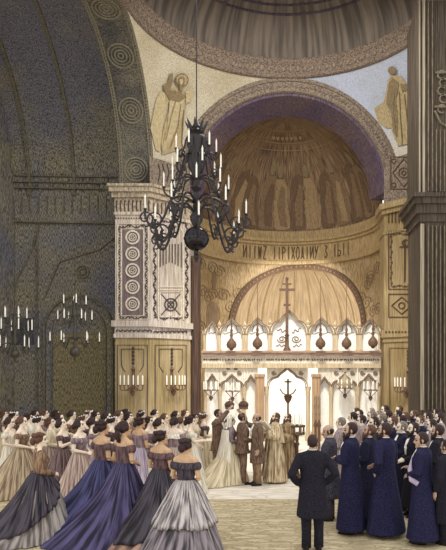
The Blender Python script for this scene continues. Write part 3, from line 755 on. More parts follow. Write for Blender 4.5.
# ================================================================ CHANDELIERS
def chand_arm(R, z0, zc, curl, th):
    """scrolled arm in the r-z plane: out of the stem at z0, sweeping down and up to the cup at (R, zc)"""
    pts = [(.05, z0), (R*.25, z0+curl*.35), (R*.5, z0+curl*.1), (R*.62, (z0+zc)/2-curl*.5), (R*.78, zc-curl*.95), (R*.93, zc-curl*.75), (R, zc-curl*.3), (R, zc)]
    return [(p[0]*math.cos(th), p[0]*math.sin(th), p[1]) for p in smooth_pts(pts)]
def smooth_pts(P, k=4):
    out = []
    for i in range(len(P)-1):
        a, b, c, d = P[max(0, i-1)], P[i], P[i+1], P[min(len(P)-1, i+2)]
        for j in range(k):
            t = j/k
            out.append(tuple(.5*((2*b[q])+(-a[q]+c[q])*t+(2*a[q]-5*b[q]+4*c[q]-d[q])*t*t+(-a[q]+3*b[q]-3*c[q]+d[q])*t**3) for q in range(len(b))))
    out.append(tuple(P[-1])); return out
def spiral(c, r, th, turns=1.6, s=1, a0=-PI/2, n=22):
    return [((c[0]+s*r*(1-i/n*.8)*math.cos(a0+turns*2*PI*i/n))*math.cos(th), (c[0]+s*r*(1-i/n*.8)*math.cos(a0+turns*2*PI*i/n))*math.sin(th), c[1]+r*(1-i/n*.8)*math.sin(a0+turns*2*PI*i/n)) for i in range(n+1)]
def candle_on(root, arm, R, z, th, h, r):
    MB().lathe([(.02*r/.02, z), (r*2.2, z+.02), (r*2.4, z+.035), (r*1.2, z+.045)], (R*math.cos(th), R*math.sin(th), 0), 8).build('cup', m_iron, arm)
    MB().lathe([(r, z+.04), (r, z+h), (r*.5, z+h+.012), (.003, z+h+.05)], (R*math.cos(th), R*math.sin(th), 0), 8).build('candle', m_wax, root, 'auto')
g = tag(empty('great_chandelier', at(196.5, 239, 12)), 'huge dark chandelier of scrolled arms and white candles above a polished ball', 'chandelier')
S = 12/F                               # metres for one pixel there
def zz(py): return (239-py)*S
MB().ball((0, 0, 0), .25, 28, 18).build('ball', plain('polished dark ball', (34, 30, 36), .18, .55), g, True)
MB().lathe([(.25*math.cos(a)+.006, .25*math.sin(a)) for a in (-.06, 0, .06)], n=28, cap=(False, False)).build('ball_band', m_iron, g, True)
MB().lathe([(.003, zz(262)), (.05, zz(258.5)), (.06, zz(256)), (.03, zz(254)), (.05, zz(251))], n=12).build('finial', m_iron, g, 'auto')
MB().lathe([(.05, zz(228)), (.07, zz(226)), (.12, zz(221)), (.13, zz(217)), (.07, zz(212)), (.045, zz(210)), (.08, zz(206)), (.05, zz(203)), (.09, zz(198)), (.05, zz(192)), (.11, zz(188)), (.06, zz(184)),
            (.07, zz(176)), (.16, zz(168)), (.18, zz(160)), (.14, zz(152)), (.19, zz(146)), (.2, zz(138)), (.12, zz(134)), (.06, zz(131)), (.09, zz(127)), (.02, zz(120))], n=16).build('stem', m_iron, g, 'auto')
cw = MB()
for k in range(8):
    th = k*PI/4; cw.tube([(.08*math.cos(th), .08*math.sin(th), zz(133)), (.14*math.cos(th), .14*math.sin(th), zz(129)), (.2*math.cos(th), .2*math.sin(th), zz(124)), (.23*math.cos(th), .23*math.sin(th), zz(121))], [.03, .035, .02, .004], 6)
cw.lathe([(.12, zz(134)), (.16, zz(132)), (.12, zz(130))], n=14).build('crown', m_iron, g)
MB().lathe([(.012, zz(122)), (.012, at(196.5, -12, 12).z-g.location.z)], n=6).build('chain', m_iron, g)
for n_, R, z0, zc, curl, ph, ch in ((6, .40, zz(140), zz(152), .13, .3, .32), (6, .50, zz(158), zz(171), .15, .9, .34), (8, .64, zz(180), zz(190), .15, .15, .34), (6, 1.0, zz(203), zz(213), .34, .2, .34), (6, .92, zz(212), zz(229), .36, .72, .32)):
    for k in range(n_):
        th = ph+2*PI*k/n_
        b = MB().tube(chand_arm(R, z0, zc, curl, th), .024 if R > .7 else .018, 6)
        if R > .7:
            b.tube(spiral((R*.80, zc-curl*.5), curl*.55, th, 1.5), .018, 5)
            b.tube(spiral((R*1.0, zc-curl*.45), curl*.5, th, 1.3, -1), .018, 5)
        else: b.tube(spiral((R*.7, zc-curl*.3), curl*.6, th, 1.3), .014, 5)
        arm = b.build('arm', m_iron, g, True)
        candle_on(g, arm, R, zc, th, ch*.85, .016)
def small_chandelier(px, py, Y, ytop, sc_, tiers, label, group, cat='chandelier', m=None, ballr=.12, name='small_chandelier', chain=True, hgt=.30):
    m = m or m_iron
    r = tag(empty(name, at(px, py, Y)), label, cat, group); s = Y/F
    zmax = max(t[2] for t in tiers)
    if ballr: MB().ball((0, 0, 0), ballr, 16, 10).build('ball', m, r, True); MB().lathe([(.004, -ballr-.12), (.035, -ballr-.06), (.02, -ballr)], n=8).build('finial', m, r, 'auto')
    MB().lathe([(.05, ballr*.9), (.03, .25*zmax), (.07, .4*zmax), (.03, .55*zmax), (.09, .8*zmax), (.05, zmax+.1), (.01, zmax+.3)], n=10).build('stem', m, r, 'auto')
    if chain: MB().lathe([(.010, zmax+.25), (.010, at(px, ytop, Y).z-r.location.z)], n=5).build('chain', m, r)
    for n_, R, zc, ph in tiers:
        for k in range(n_):
            th = ph+2*PI*k/n_
            b = MB().tube(chand_arm(R, zc+.1, zc, .14, th), .016, 5); b.tube(spiral((R*.7, zc-.04), .07, th, 1.3), .010, 5)
            candle_on(r, b.build('arm', m, r, True), R, zc, th, hgt*.9, .016)
    return r
m_diron = plain('dull bronze', (70, 66, 56), .5, .3)
small_chandelier(75, 352, 17.0, 215, 1, [(4, .30, 1.32, .45), (6, .46, .88, .2), (6, .66, .26, .3)], 'small three tiered chandelier of white candles before the dim arched wall', 'chandeliers in the dim transept', m=m_diron, ballr=.15, hgt=.30)
small_chandelier(15, 354, 16.5, 200, 1, [(5, .3, .95, .4), (6, .45, .62, .1), (6, .60, .15, .3)], 'candle chandelier cut by the left picture edge in the dim transept', 'chandeliers in the dim transept', m=m_diron, ballr=.12, hgt=.34)
# candle brackets on the piers
def bracket(px, py, p0, nrm, label):
    f = plane_f(p0, nrm); c = f(px, py, 0); nv = Vector(nrm).normalized()
    r = tag(empty('candle_bracket', c, math.atan2(-nv.x, nv.y)+PI), label, 'candle bracket', 'candle brackets on the piers')
    MB().box(-.05, .05, -.03, 0, -.1, .55).lathe([(.02, .5), (.07, .56), (.02, .66)], (0, -.03, 0), 8).build('back_plate', m_lampb, r)
    for k in range(6):
        x = (-.36, -.22, -.08, .08, .22, .36)[k]; y = -.22-.12*math.cos(x*3.4)
        a = MB().tube(smooth_pts([(0, -.03, .05), (x*.5, y*.6, -.12), (x*.95, y, -.12), (x, y, .02)]), .014, 6).build('arm', m_lampb, r, True)
        MB().lathe([(.02, .0), (.05, .03), (.03, .045)], (x, y, 0), 8).build('cup', m_lampb, a)
        MB().lathe([(.022, .03), (.022, .32), (.004, .37)], (x, y, 0), 8).build('candle', m_wax, r, 'auto')
    MB().lathe([(.004, -.34), (.05, -.28), (.09, -.18), (.03, -.1)], (0, -.12, 0), 10).build('pendant', m_lampb, r, 'auto')
    b = MB()
    for k in range(5): b.ball((0, -.03, .75+k*.12), (.05, .03, .06), 8, 5)
    b.build('hanger', m_orn, r, True); return r
bracket(133.5, 386, (-5, 19.57, 0), (0, -1, 0), 'candle bracket with six candles on the roundel faced pier front')
bracket(171.5, 386, (-4.47, 19.57, 0), (s2, -s2, 0), 'candle bracket with six candles under the fluted pier panel')
bracket(408.5, 388, (4.47, 19.57, 0), (-s2, -s2, 0), 'candle bracket with six candles on the ochre pier at the right')
# hoop lamps hung in the lower arches
def hoop_lamp(px, py, ytop, label, onion=False):
    Y = YI-.35; c = at(px, py, Y); r = tag(empty('candle_hoop', c), label, 'lamp', 'candle lamps in the lower arches'); t = at(px, ytop, Y).z-c.z
    b = MB().tube([(.24*math.cos(a*PI/12), .24*math.sin(a*PI/12), 0) for a in range(25)], .022, 6)
    for k in range(4): b.tube([(.24*math.cos(k*PI/2), .24*math.sin(k*PI/2), 0), (.1*math.cos(k*PI/2), .1*math.sin(k*PI/2), -.16), (0, 0, -.24)], .012, 5)
    b.build('hoop', m_lampb, r, True)
    MB().lathe([(.004, -.38), (.06, -.3), (.08, -.24), (.02, -.2)], n=10).build('pendant', m_lampb, r, 'auto')
    for k in range(8):
        MB().lathe([(.022, .0), (.022, .26), (.004, .31)], (.24*math.cos(k*PI/4+.2), .24*math.sin(k*PI/4+.2), 0), 7).build('candle', m_wax, r, 'auto')
    if onion: MB().lathe([(.23, .0), (.27, .12), (.22, .26), (.12, .34), (.05, .42), (.03, .5), (.06, .55), (.01, .62)], n=14).build('onion_cover', m_lampp, r, 'auto')
    MB().lathe([(.008, -.2), (.008, t)], n=5).build('chain', m_lampb, r); return r
hoop_lamp(211, 390, 377, 'candle hoop hanging in the narrow arch beside the dark shaft')
hoop_lamp(232.5, 391, 377, 'candle hoop hanging in the wide arch left of the middle doorway')
hoop_lamp(345, 388, 377, 'onion shaped lamp with candles in the wide arch right of the middle doorway', True)
hoop_lamp(370.5, 390, 377, 'candle hoop hanging in the lower arch beside the right pier')
# ================================================================ PEOPLE
m_skin = mat('pale skin', (244, 226, 206), (226, 202, 180), (30, 30, 30), .5, rough=.6)
m_skint = mat('tan skin', (214, 178, 142), (190, 150, 118), (40, 40, 40), .6, rough=.6)
m_skinm = mat('weathered skin', (206, 176, 152), (160, 128, 110), (60, 60, 60), .7, rough=.6)
m_eye = plain('dark eye', (50, 38, 36)); m_lip = plain('lips', (170, 110, 96))
m_hd = mat('dark brown hair', (66, 46, 44), (36, 26, 28), (120, 30, 30), .9, rough=.5)
m_hb = mat('brown hair', (112, 80, 62), (70, 48, 40), (120, 30, 30), .9, rough=.5)
m_hg = mat('grey hair', (150, 136, 124), (96, 84, 78), (120, 30, 30), .9, rough=.5)
def V(*a): return Vector(a)
NECK = V(0, -.005, 1.45)
def headM(yaw, pitch): return Matrix.Translation(NECK) @ Matrix.Rotation(math.radians(yaw), 4, 'Z') @ Matrix.Rotation(math.radians(-pitch), 4, 'X') @ Matrix.Translation(V(0, .012, .02))
# arm poses: (elbow, wrist) of the right arm; the left arm mirrors x unless given
ARMS = {'clasp': (V(.235, -.02, 1.10), V(.07, .20, 1.03)), 'down': (V(.235, -.03, 1.09), V(.235, .05, .86)), 'hip': (V(.33, -.10, 1.13), V(.20, .04, .97)),
        'fold': (V(.24, .04, 1.11), V(.02, .22, 1.14)), 'raise': (V(.27, .16, 1.42), V(.17, .36, 1.70)), 'book': (V(.23, .05, 1.12), V(.10, .29, 1.22)), 'reach': (V(.23, .09, 1.15), V(.19, .34, 1.18))}
def arm_pts(sex, side, pose):
    sw = .165 if sex == 'f' else .19
    e, w_ = ARMS[pose]; return V(side*sw, -.005, 1.365), V(side*e.x, e.y, e.z), V(side*w_.x, w_.y, w_.z)
def hand(b, w_, d, side, curl=.5, s=1.0):
    d = d.normalized(); nrm = V(-side*.8, .2, -.55); nrm = (nrm-d*nrm.dot(d)).normalized(); sd = d.cross(nrm).normalized()
    if sd.dot(V(-side, .3, .5)) < 0: sd = -sd                 # thumb side
    B = Matrix((sd, d, nrm)).transposed()
    b.ball(w_+d*.05*s, (.042*s, .055*s, .018*s), 10, 8, B=B)
    for i, (o_, L_) in enumerate(((.031, .07), (.0105, .08), (-.0105, .074), (-.031, .056))):
        p0 = w_+d*.085*s+sd*o_*s; d1 = (d+nrm*curl*.5+sd*o_*4).normalized(); d2 = (d+nrm*curl*1.5).normalized()
        p1 = p0+d1*L_*.55*s; p2 = p1+d2*L_*.5*s
        b.tube([p0-d*.03, p0, p1, p2], [.0095*s, .0095*s, .0088*s, .007*s], 6)
    t0 = w_+d*.025*s+sd*.03*s; t1 = t0+(d*.6+sd*.7+nrm*.3).normalized()*.04*s; t2 = t1+(d*.9+sd*.2+nrm*.4).normalized()*.03*s
    b.tube([t0, t1, t2], [.012*s, .0105*s, .008*s], 6)
def make_body(sex, yaw, pitch, ra, la, vox):
    b = MB(); k = 1.0 if sex == 'f' else 1.10
    b.ell([(.76, .14*k, .10, 0), (.82, .158*k, .112, -.01), (.92, .158*k, .112, -.01), (1.05, .115*k*(1 if sex == 'f' else 1.12), .085, 0), (1.17, .138*k, .098, .004), (1.26, .152*k, .114 if sex == 'f' else .11, .018), (1.33, .158*k, .094, .004), (1.38, .135*k, .074, -.008), (1.415, .078, .062, -.012), (1.45, .054*k, .054, -.008)], 20)
    b.tube([(0, -.012, 1.39), (0, -.004, 1.46), (0, .006, 1.51)], [.058*k, .05*k, .05*k], 12)
    M = headM(yaw, pitch)
    prof = [(0, .024, .082, .03), (.012, .036, .094, .012), (.03, .046, .096, -.01), (.055, .055, .095, -.045), (.085, .063, .088, -.078), (.11, .068, .090, -.09), (.14, .071, .094, -.098), (.17, .068, .088, -.097), (.2, .054, .062, -.08), (.218, .034, .03, -.055), (.226, .012, 0, -.03)]
    b.ell([(z, rx, (f-q)/2, (f+q)/2) for z, rx, f, q in prof], 18, M=M)
    b.tube([(0, .088, .128), (0, .104, .10), (0, .118, .083), (0, .098, .076)], [.009, .011, .014, .010], 8, M=M)      # nose
    b.ball((0, .094, .052), (.022, .012, .007), 8, 6, M=M); b.ball((0, .088, .008), (.022, .014, .014), 8, 6, M=M)       # mouth, chin
    for s_ in (-1, 1):
        b.ball((s_*.071, -.008, .10), (.011, .022, .032), 8, 6, M=M)                                                    # ears
        b.ball((s_*.03, .083, .134), (.024, .014, .008), 8, 6, M=M)                                                     # brow
        b.ball((s_*.046, .06, .08), (.02, .022, .018), 8, 6, M=M)                                                      # cheek
        sh, e, w_ = arm_pts(sex, s_, ra if s_ > 0 else la)
        b.tube([(s_*.04, -.012, 1.435), (s_*.11, -.01, 1.39), sh], [.04, .044, .05], 8)
        b.tube([sh+V(-s_*.03, 0, .01), sh, sh.lerp(e, .35), e], [.05*k, .055*k, .046*k, .036*k], 10)
        b.tube([e, e.lerp(w_, .3), w_], [.037*k, .037*k, .024*k], 10)
        hand(b, w_, (w_-e), s_, .55, 1.0 if sex == 'm' else .92)
        b.tube([(s_*.085, -.005, .84), (s_*.09, .0, .47), (s_*.09, -.01, .28), (s_*.09, -.01, .07)], [.088, .056, .05, .034], 10)
        b.ball((s_*.09, .045, .04), (.036, .105, .036), 8, 6)
    me = remesh(b, vox, 2)
    for mm in (m_skin, m_eye, m_lip): me.materials.append(mm)
    Mi = M.inverted(); er = .0145 if vox < .012 else .018
    idx = [0]*len(me.polygons)
    for p in me.polygons:
        c = p.center
        if c.z < 1.42: continue
        q = Mi @ c
        if q.y > .055:
            if (abs(abs(q.x)-.03)/1.35)**2+(q.z-.112)**2 < er*er*.7 or (abs(abs(q.x)-.032) < .022 and abs(q.z-.139) < .0055): idx[p.index] = 1
            elif abs(q.x) < .024 and abs(q.z-.052) < .008: idx[p.index] = 2
    me.polygons.foreach_set('material_index', idx); me.shade_smooth()
    return me
# clothing and hair meshes, all in the figure's own frame ---------------------------------
def g_skirt(hem=.46, back=.35, thb=PI, pleats=22, amp=.06, top=1.06, seed=1, n=112, z0=.015, tw=.138):
    r_ = random.Random(seed); ph = [r_.uniform(0, 6.3) for _ in range(4)]; R = []; m = 14
    for j in range(m+1):
        t = j/m; ring = []
        for i in range(n):
            th = 2*PI*i/n; dirf = max(0, math.cos(th-thb))**1.4
            r = tw+(hem-tw)*t**.72+back*dirf*t**2.0
            k = 1+amp*min(1, t*2.5)*(.6*math.cos(pleats*th+ph[0])+.4*math.cos((pleats*.6//1)*th+ph[1]))+.03*t*math.cos(3*th+ph[2])
            ring.append(V(r*k*math.sin(th), r*k*math.cos(th)*(.86+.14*t), z0+(top-z0)*(1-t)))
        R.append(ring)
    return MB().loft(R, (True, False))
def g_flounce(hem, back, thb, tz, seed=3, open_=False): # gathered over-skirt ending above the hem
    t0 = 1-(tz/1.06); b = MB(); n = 120; R = []; r_ = random.Random(seed); p0 = r_.uniform(0, 6)
    for j in range(11):
        ring = []
        for i in range(n):
            th = 2*PI*i/n; t = t0*j/10*((.22+.78*((1-math.cos(th))/2)**.8) if open_ else 1); dirf = max(0, math.cos(th-thb))**1.4
            r = .138+(hem-.138)*t**.72+back*dirf*t**2+.012+.035*(j/10)**3
            k = 1+.05*min(1, t*3)*math.cos(24*th+p0)
            ring.append(V(r*k*math.sin(th), r*k*math.cos(th)*(.86+.14*t), 1.07-1.05*t+.02*math.sin(5*th)*(j/10)))
        R.append(ring)
    for e in (.04, .02):   # gathered ruffle under its edge
        ring = [V(p.x*(1.0+e), p.y*(1.0+e), p.z-.05+.015*math.sin(40*2*PI*i/n)) for i, p in enumerate(R[10])]
        R.append(ring)
    return b.loft(R, (False, False))
def g_bodice(high=False):
    rs = [(1.0, .15, .12, 0), (1.04, .134, .105, 0), (1.09, .132, .102, 0), (1.17, .155, .118, .006), (1.25, .172, .134, .02)]
    rs += [(1.32, .178, .115, .006), (1.38, .155, .092, -.006), (1.42, .095, .075, -.01), (1.45, .066, .066, -.008)] if high else [(1.30, .180, .128, .014), (1.318, .176, .112, .01)]
    return MB().ell(rs, 24, (True, False))
def g_sleeve(side, ps_, full=False, sex='f', r0=.07, r1=.055, bell=0):
    b = MB()
    for s_, ps in ((side, ps_),):
        sh, e, w_ = arm_pts(sex, s_, ps)
        if full: b.tube([sh+V(-s_*.04, 0, .02), sh, sh.lerp(e, .5), e, e.lerp(w_, .5), w_], [r0*.8, r0, r0*.9, r1*1.05, r1+bell*.5, r1*.9+bell], 12)
        else: b.tube([sh.lerp(e, .12), sh.lerp(e, .25), sh.lerp(e, .42), sh.lerp(e, .55)], [.062, .082, .08, .055], 12, (False, False))
    return b
def g_bertha(): 
    n = 60; R = []
    for z, rx, ry, a in ((1.335, .198, .115, 0), (1.32, .222, .13, .01), (1.28, .232, .142, .02), (1.245, .238, .15, .045)):
        R.append([V(rx*(1+a*math.sin(15*2*PI*i/n))*math.cos(2*PI*i/n), .006+ry*(1+a*math.sin(15*2*PI*i/n))*math.sin(2*PI*i/n), z-.02*a*20*math.cos(6*2*PI*i/n)*.3) for i in range(n)])
    return MB().loft(R, (False, False))
def g_hair(style, M):
    b = MB()
    if style == 'man' or style == 'bald':
        if style == 'man': b.ball((0, -.022, .136), (.0785, .104, .100), 16, 12, M=M)
        else: b.ball((0, -.03, .112), (.079, .082, .068), 16, 12, M=M)
        for s_ in (-1, 1): b.ball((s_*.067, .012, .10), (.012, .024, .045), 8, 6, M=M)
    elif style == 'long':
        b.ball((0, -.022, .135), (.084, .102, .1), 16, 12, M=M)
        b.ell([(-.12, .07, .03, -.075), (-.05, .085, .05, -.07), (.03, .086, .065, -.06), (.12, .082, .085, -.03)], 16, M=M)
    else:
        b.ball((0, -.022, .137), (.083, .104, .1), 16, 12, M=M)
        for s_ in (-1, 1): b.ball((s_*.066, -.01, .115), (.03, .058, .046), 10, 8, M=M)
        if style == 'bun': b.ball((0, -.115, .10), (.056, .05, .062), 12, 8, M=M)
        if style == 'crown': b.tube([V(.072*math.cos(a*PI/10), -.03+.085*math.sin(a*PI/10), .185+.012*math.sin(a*1.9)) for a in range(21)], [.026]*21, 8, M=M); b.ball((0, -.115, .085), (.06, .05, .07), 12, 8, M=M)
        if style == 'curl':
            b.ball((0, -.11, .12), (.06, .05, .06), 12, 8, M=M)
            for s_ in (-1, 0, 1): b.tube([V(s_*.035, -.11, .09), V(s_*.04, -.12, .02), V(s_*.045, -.10, -.05), V(s_*.045, -.09, -.10)], [.03, .028, .022, .01], 8, M=M)
    return b
def g_beard(M, full=True):
    b = MB()
    if full:
        b.ball((0, .072, .012), (.05, .045, .052), 12, 8, M=M); b.ball((0, .085, -.035), (.034, .028, .05), 10, 8, M=M)
        for s_ in (-1, 1): b.ball((s_*.054, .035, .045), (.016, .034, .045), 8, 6, M=M)
    b.tube([V(-.036, .088, .056), V(-.014, .106, .068), V(.014, .106, .068), V(.036, .088, .056)], [.006, .012, .012, .006], 6, M=M)
    return b
def g_wreath(M): 
    b = MB()
    for k in range(12):
        a = 2*PI*k/12; b.ball((.088*math.cos(a), -.02+.1*math.sin(a), .185+.01*math.sin(3*a)), (.02, .02, .017), 7, 5, M=M)
    return b
def g_veil(M, L=.75):
    R = []
    for z, rx, f, q in ((.245, .02, .0, -.04), (.225, .06, .04, -.09), (.17, .092, .05, -.125), (.08, .105, .01, -.14), (-.05, .13, -.02, -.15)):
        R.append([M @ V(rx*math.cos(a), (f if math.sin(a) > 0 else -q)*math.sin(a), z) for a in [2*PI*i/28 for i in range(28)]])
    b = MB(); P = []
    for z, rx, yb in ((1.36, .2, .19), (1.1, .25, .23), (.8, .31, .3), (1.4-L-.25, .36, .4)):
        P.append([V(rx*(1+.04*math.sin(i*1.9))*math.cos(a), -.03-yb*(1+.05*math.sin(i*2.3))*abs(math.sin(a)), z) for i, a in enumerate([PI+PI*i/24 for i in range(25)])])
    b.loft(list(reversed(R)), (False, True)); b.loft(P, (False, False), closed=False); return b
def g_coat(ra, la, hem=.50, flare=1.0, vox=.016):
    b = MB()
    fold = lambda t, z: 1+(.035*math.sin(9*t+1)+.02*math.sin(5*t)) * max(0, min(1, (1.0-z)*2.5))
    b.ell([(hem, .235*flare, .20*flare, -.015), (.72, .215, .178, -.012), (.92, .195, .15, -.005), (1.07, .172, .135, 0), (1.18, .192, .148, .01), (1.29, .208, .148, .008), (1.36, .196, .126, -.006), (1.41, .145, .105, -.012), (1.445, .10, .092, -.012), (1.468, .078, .078, -.006), (1.482, .07, .07, -.004)], 36, mod=fold)
    for s_, ps in ((1, ra), (-1, la)):
        sh, e, w_ = arm_pts('m', s_, ps)
        b.tube([V(s_*.07, -.010, 1.405), sh, sh.lerp(e, .4), e, e.lerp(w_, .45), w_.lerp(e, .04)], [.066, .078, .07, .063, .06, .05], 12)
    return remesh(b, vox, 3)
def g_robe(ra, la, bell=.06, vox=.018, hem=.05):
    b = MB(); fold = lambda t, z: 1+(.09*math.sin(10*t+.6)+.04*math.sin(7*t)) * max(0, min(1, (1.25-z)*1.6))
    b.ell([(hem, .31, .29, -.02), (.4, .27, .25, -.015), (.8, .232, .205, -.01), (1.1, .20, .165, 0), (1.27, .22, .165, .006), (1.36, .2, .13, -.004), (1.41, .13, .1, -.01), (1.46, .08, .078, -.006)], 44, mod=fold)
    for s_, ps in ((1, ra), (-1, la)):
        sh, e, w_ = arm_pts('m', s_, ps)
        b.tube([V(s_*.1, -.008, 1.38), sh, sh.lerp(e, .5), e, e.lerp(w_, .5), w_.lerp(e, .1)], [.07, .088, .088, .085, .085+bell*.5, .07+bell], 14)
    return remesh(b, vox, 2)
def g_trousers():
    b = MB()
    b.ell([(.74, .155, .125, -.005), (.86, .182, .135, -.01), (1.0, .165, .122, -.002)], 20)
    for s_ in (-1, 1): b.tube([(s_*.085, -.005, .84), (s_*.092, .004, .48), (s_*.092, -.01, .28), (s_*.092, -.004, .05)], [.105, .082, .072, .074], 12)
    return b
def g_shoe(s_): return MB().ell([(.0, .044, .13, .045), (.02, .048, .135, .045), (.05, .044, .115, .035), (.085, .04, .07, -.01), (.1, .036, .05, -.015)], 14, mod=None, M=Matrix.Translation(V(s_*.095, 0, 0)))
def g_ringcollar(r=.066, z=1.462): return MB().lathe([(r, z-.02), (r+.004, z+.012), (r-.004, z+.022)], (0, -.004, 0), 18, cap=(False, False))
def g_shirt(): return MB().ell([(1.12, .03, .02, .142), (1.25, .06, .022, .148), (1.36, .045, .022, .118), (1.44, .03, .02, .072)], 12)
def g_sash(): 
    return MB().tube([V(.10, .05, 1.43), V(.07, .15, 1.30), V(-.05, .175, 1.12), V(-.17, .11, .98), V(-.19, .0, .93)], [.035, .045, .045, .045, .04], 8)
_c = {}
def cached(key, fn):
    if key not in _c: _c[key] = fn()
    return _c[key]
def part(root, name, key, fn, m, label=None, smooth=True, parent=None):
    """link the part's mesh (shared between figures cut alike) and give this figure's own cloth"""
    def mk():
        r = fn(); me = r.mesh(name, [m], smooth) if isinstance(r, MB) else r
        if not me.materials: me.materials.append(m)
        return me
    me = cached(('mesh', name)+key, mk)
    o = bpy.data.objects.new(name, me); C.objects.link(o); o.parent = parent or root
    o.material_slots[0].link = 'OBJECT'; o.material_slots[0].material = m
    if label: o['label'] = label
    return o
def place(px, py, H, az, label, group=None, Y=None):
    """a standing person whose head top is seen at (px, py)"""
    Y = Y or F*(EH-H)/(py-VY)
    r = empty('person', ((px-VX)/F*Y, Y, 0), math.radians(az), H/1.70)
    return tag(r, label, 'person', group)
def woman(px, py, az, label, gown, bodice=None, H=1.68, yaw=0, pitch=0, hair='bun', hm=None, sk=None, arms=('clasp', 'clasp'), skirt=(.46, .35, PI), seed=1, lod=1,
          bertha=None, flounce=None, wreath=None, veil=None, high=False, group=None, Y=None, over=None, sash=None):
    r = place(px, py, H, az, label, group, Y); vox = (.0088, .0125, .02)[lod]
    bk = ('f', yaw, pitch, arms, lod)
    part(r, 'body', bk, lambda: make_body('f', yaw, pitch, arms[0], arms[1], vox), sk or m_skin)
    M = headM(yaw, pitch); n = (112, 80, 40)[lod]
    part(r, 'hair', (hair, yaw, pitch), lambda: g_hair(hair, M), hm or m_hd)
    part(r, 'skirt', skirt+(seed, lod), lambda: g_skirt(skirt[0], skirt[1], skirt[2], seed=seed, n=n, pleats=22 if lod < 2 else 11), gown)
    part(r, 'bodice', (high,), lambda: g_bodice(high), bodice or gown)
    for s_, ps in ((1, arms[0]), (-1, arms[1])): part(r, 'sleeve', (s_, ps, high), lambda: g_sleeve(s_, ps, high, r0=.068, r1=.052), bodice or gown)
    if bertha: part(r, 'bertha_collar', (), g_bertha, bertha)
    if flounce: part(r, 'overskirt', skirt+(flounce[0], len(flounce)), lambda: g_flounce(skirt[0], skirt[1], skirt[2], flounce[0], open_=len(flounce) > 2), flounce[1])
    if wreath: part(r, 'hair_wreath', (yaw, pitch), lambda: g_wreath(M), wreath)
    if veil: part(r, 'veil', (yaw, pitch), lambda: g_veil(M), veil)
    if sash: part(r, 'waist_sash', (), lambda: MB().lathe([(.14, 1.035), (.15, 1.06), (.142, 1.085)], n=24, cap=(False, False)), sash)
    return r
def man(px, py, az, label, coat, H=1.74, yaw=0, pitch=0, hair='man', hm=None, arms=('down', 'down'), hem=.5, beard=None, lod=1, group=None, Y=None, trousers=None, shirt=True, sash=None, sk=None, flare=1.0):
    r = place(px, py, H, az, label, group, Y); vox = (.0088, .0125, .02)[lod]; M = headM(yaw, pitch); hm = hm or m_hd
    part(r, 'body', ('m', yaw, pitch, arms, lod), lambda: make_body('m', yaw, pitch, arms[0], arms[1], vox), sk or m_skinm)
    part(r, 'hair', (hair, yaw, pitch), lambda: g_hair(hair, M), hm)
    if beard: part(r, 'beard' if beard == 'full' else 'moustache', (yaw, pitch, beard), lambda: g_beard(M, beard == 'full'), hm)
    part(r, 'coat', (arms, hem, lod, flare), lambda: g_coat(arms[0], arms[1], hem, flare, (.014, .018, .026)[lod]), coat)
    part(r, 'trousers', (), g_trousers, trousers or coat)
    for s_ in (-1, 1): part(r, 'shoe', (s_,), lambda: g_shoe(s_), m_shoe)
    part(r, 'shirt_collar', (), g_ringcollar, m_linen)
    if shirt: part(r, 'shirt_front', (), g_shirt, m_linen)
    if sash: part(r, 'shoulder_sash', (), g_sash, sash, 'pale lilac shoulder sash')
    return r
def cloth(name, a, b, uv=True, amt=.9, c=None): return mat(name, a, b, (70, 2.2, 1) if uv else (34, 34, 5), amt, c, 3.0, rough=.75, uv=uv, lo=.41, hi=.60)
m_shoe = plain('black leather', (34, 28, 28), .4); m_linen = plain('white linen', (246, 242, 236))
k_navy = mat('navy coat cloth', (44, 44, 72), (14, 14, 28), (70, 70, 70), .9, None, rough=.9, lo=.4, hi=.66)
k_navyb = mat('blue coat cloth', (46, 46, 86), (14, 14, 32), (70, 70, 70), .9, None, rough=.9, lo=.4, hi=.66)
k_black = mat('near black coat cloth', (44, 42, 56), (18, 17, 24), (70, 70, 70), .9, None, rough=.9, lo=.4, hi=.66)
k_grey = mat('slate coat cloth', (84, 80, 92), (46, 44, 54), (60, 60, 20), .9, None, rough=.9)
k_mauve = mat('mauve grey cloth', (178, 162, 160), (128, 112, 114), (50, 50, 8), .9)
k_brown = mat('brown uniform cloth', (140, 114, 96), (74, 58, 50), (50, 50, 8), .9)
k_brownl = mat('light brown cloth', (164, 138, 108), (112, 92, 72), (50, 50, 8), .9)
k_beige = mat('beige vestment', (230, 212, 176), (138, 112, 84), (30, 30, 1.4), .95)
k_vest = mat('brown gold vestment', (188, 164, 126), (104, 82, 62), (30, 30, 1.4), .9)
k_lilac = mat('lilac silk', (196, 184, 210), (156, 144, 172), (40, 40, 10), .7)
g_white = cloth('white silk', (250, 246, 234), (196, 184, 160)); g_cream = cloth('cream silk', (238, 226, 196), (176, 158, 124))
g_lilac = cloth('lilac gown silk', (206, 192, 206), (128, 112, 134)); g_pink = cloth('dusty pink silk', (212, 190, 176), (116, 92, 90))
g_blue = cloth('midnight blue silk', (84, 84, 128), (15, 15, 32)); g_violet = cloth('dark violet silk', (88, 80, 118), (16, 14, 28))
g_dark = cloth('black violet silk', (84, 78, 88), (18, 16, 22)); g_grey = cloth('silver grey silk', (204, 196, 194), (66, 58, 66)); g_stripe = cloth('grey figured silk', (176, 168, 162), (78, 70, 72))
g_grey2 = cloth('dark grey silk', (150, 140, 146), (34, 30, 38)); g_plum = cloth('plum brown silk', (142, 118, 116), (54, 42, 48)); g_tan = cloth('tan brown silk', (196, 176, 146), (104, 86, 70)); g_rose = cloth('brown rose silk', (184, 150, 130), (84, 60, 56))
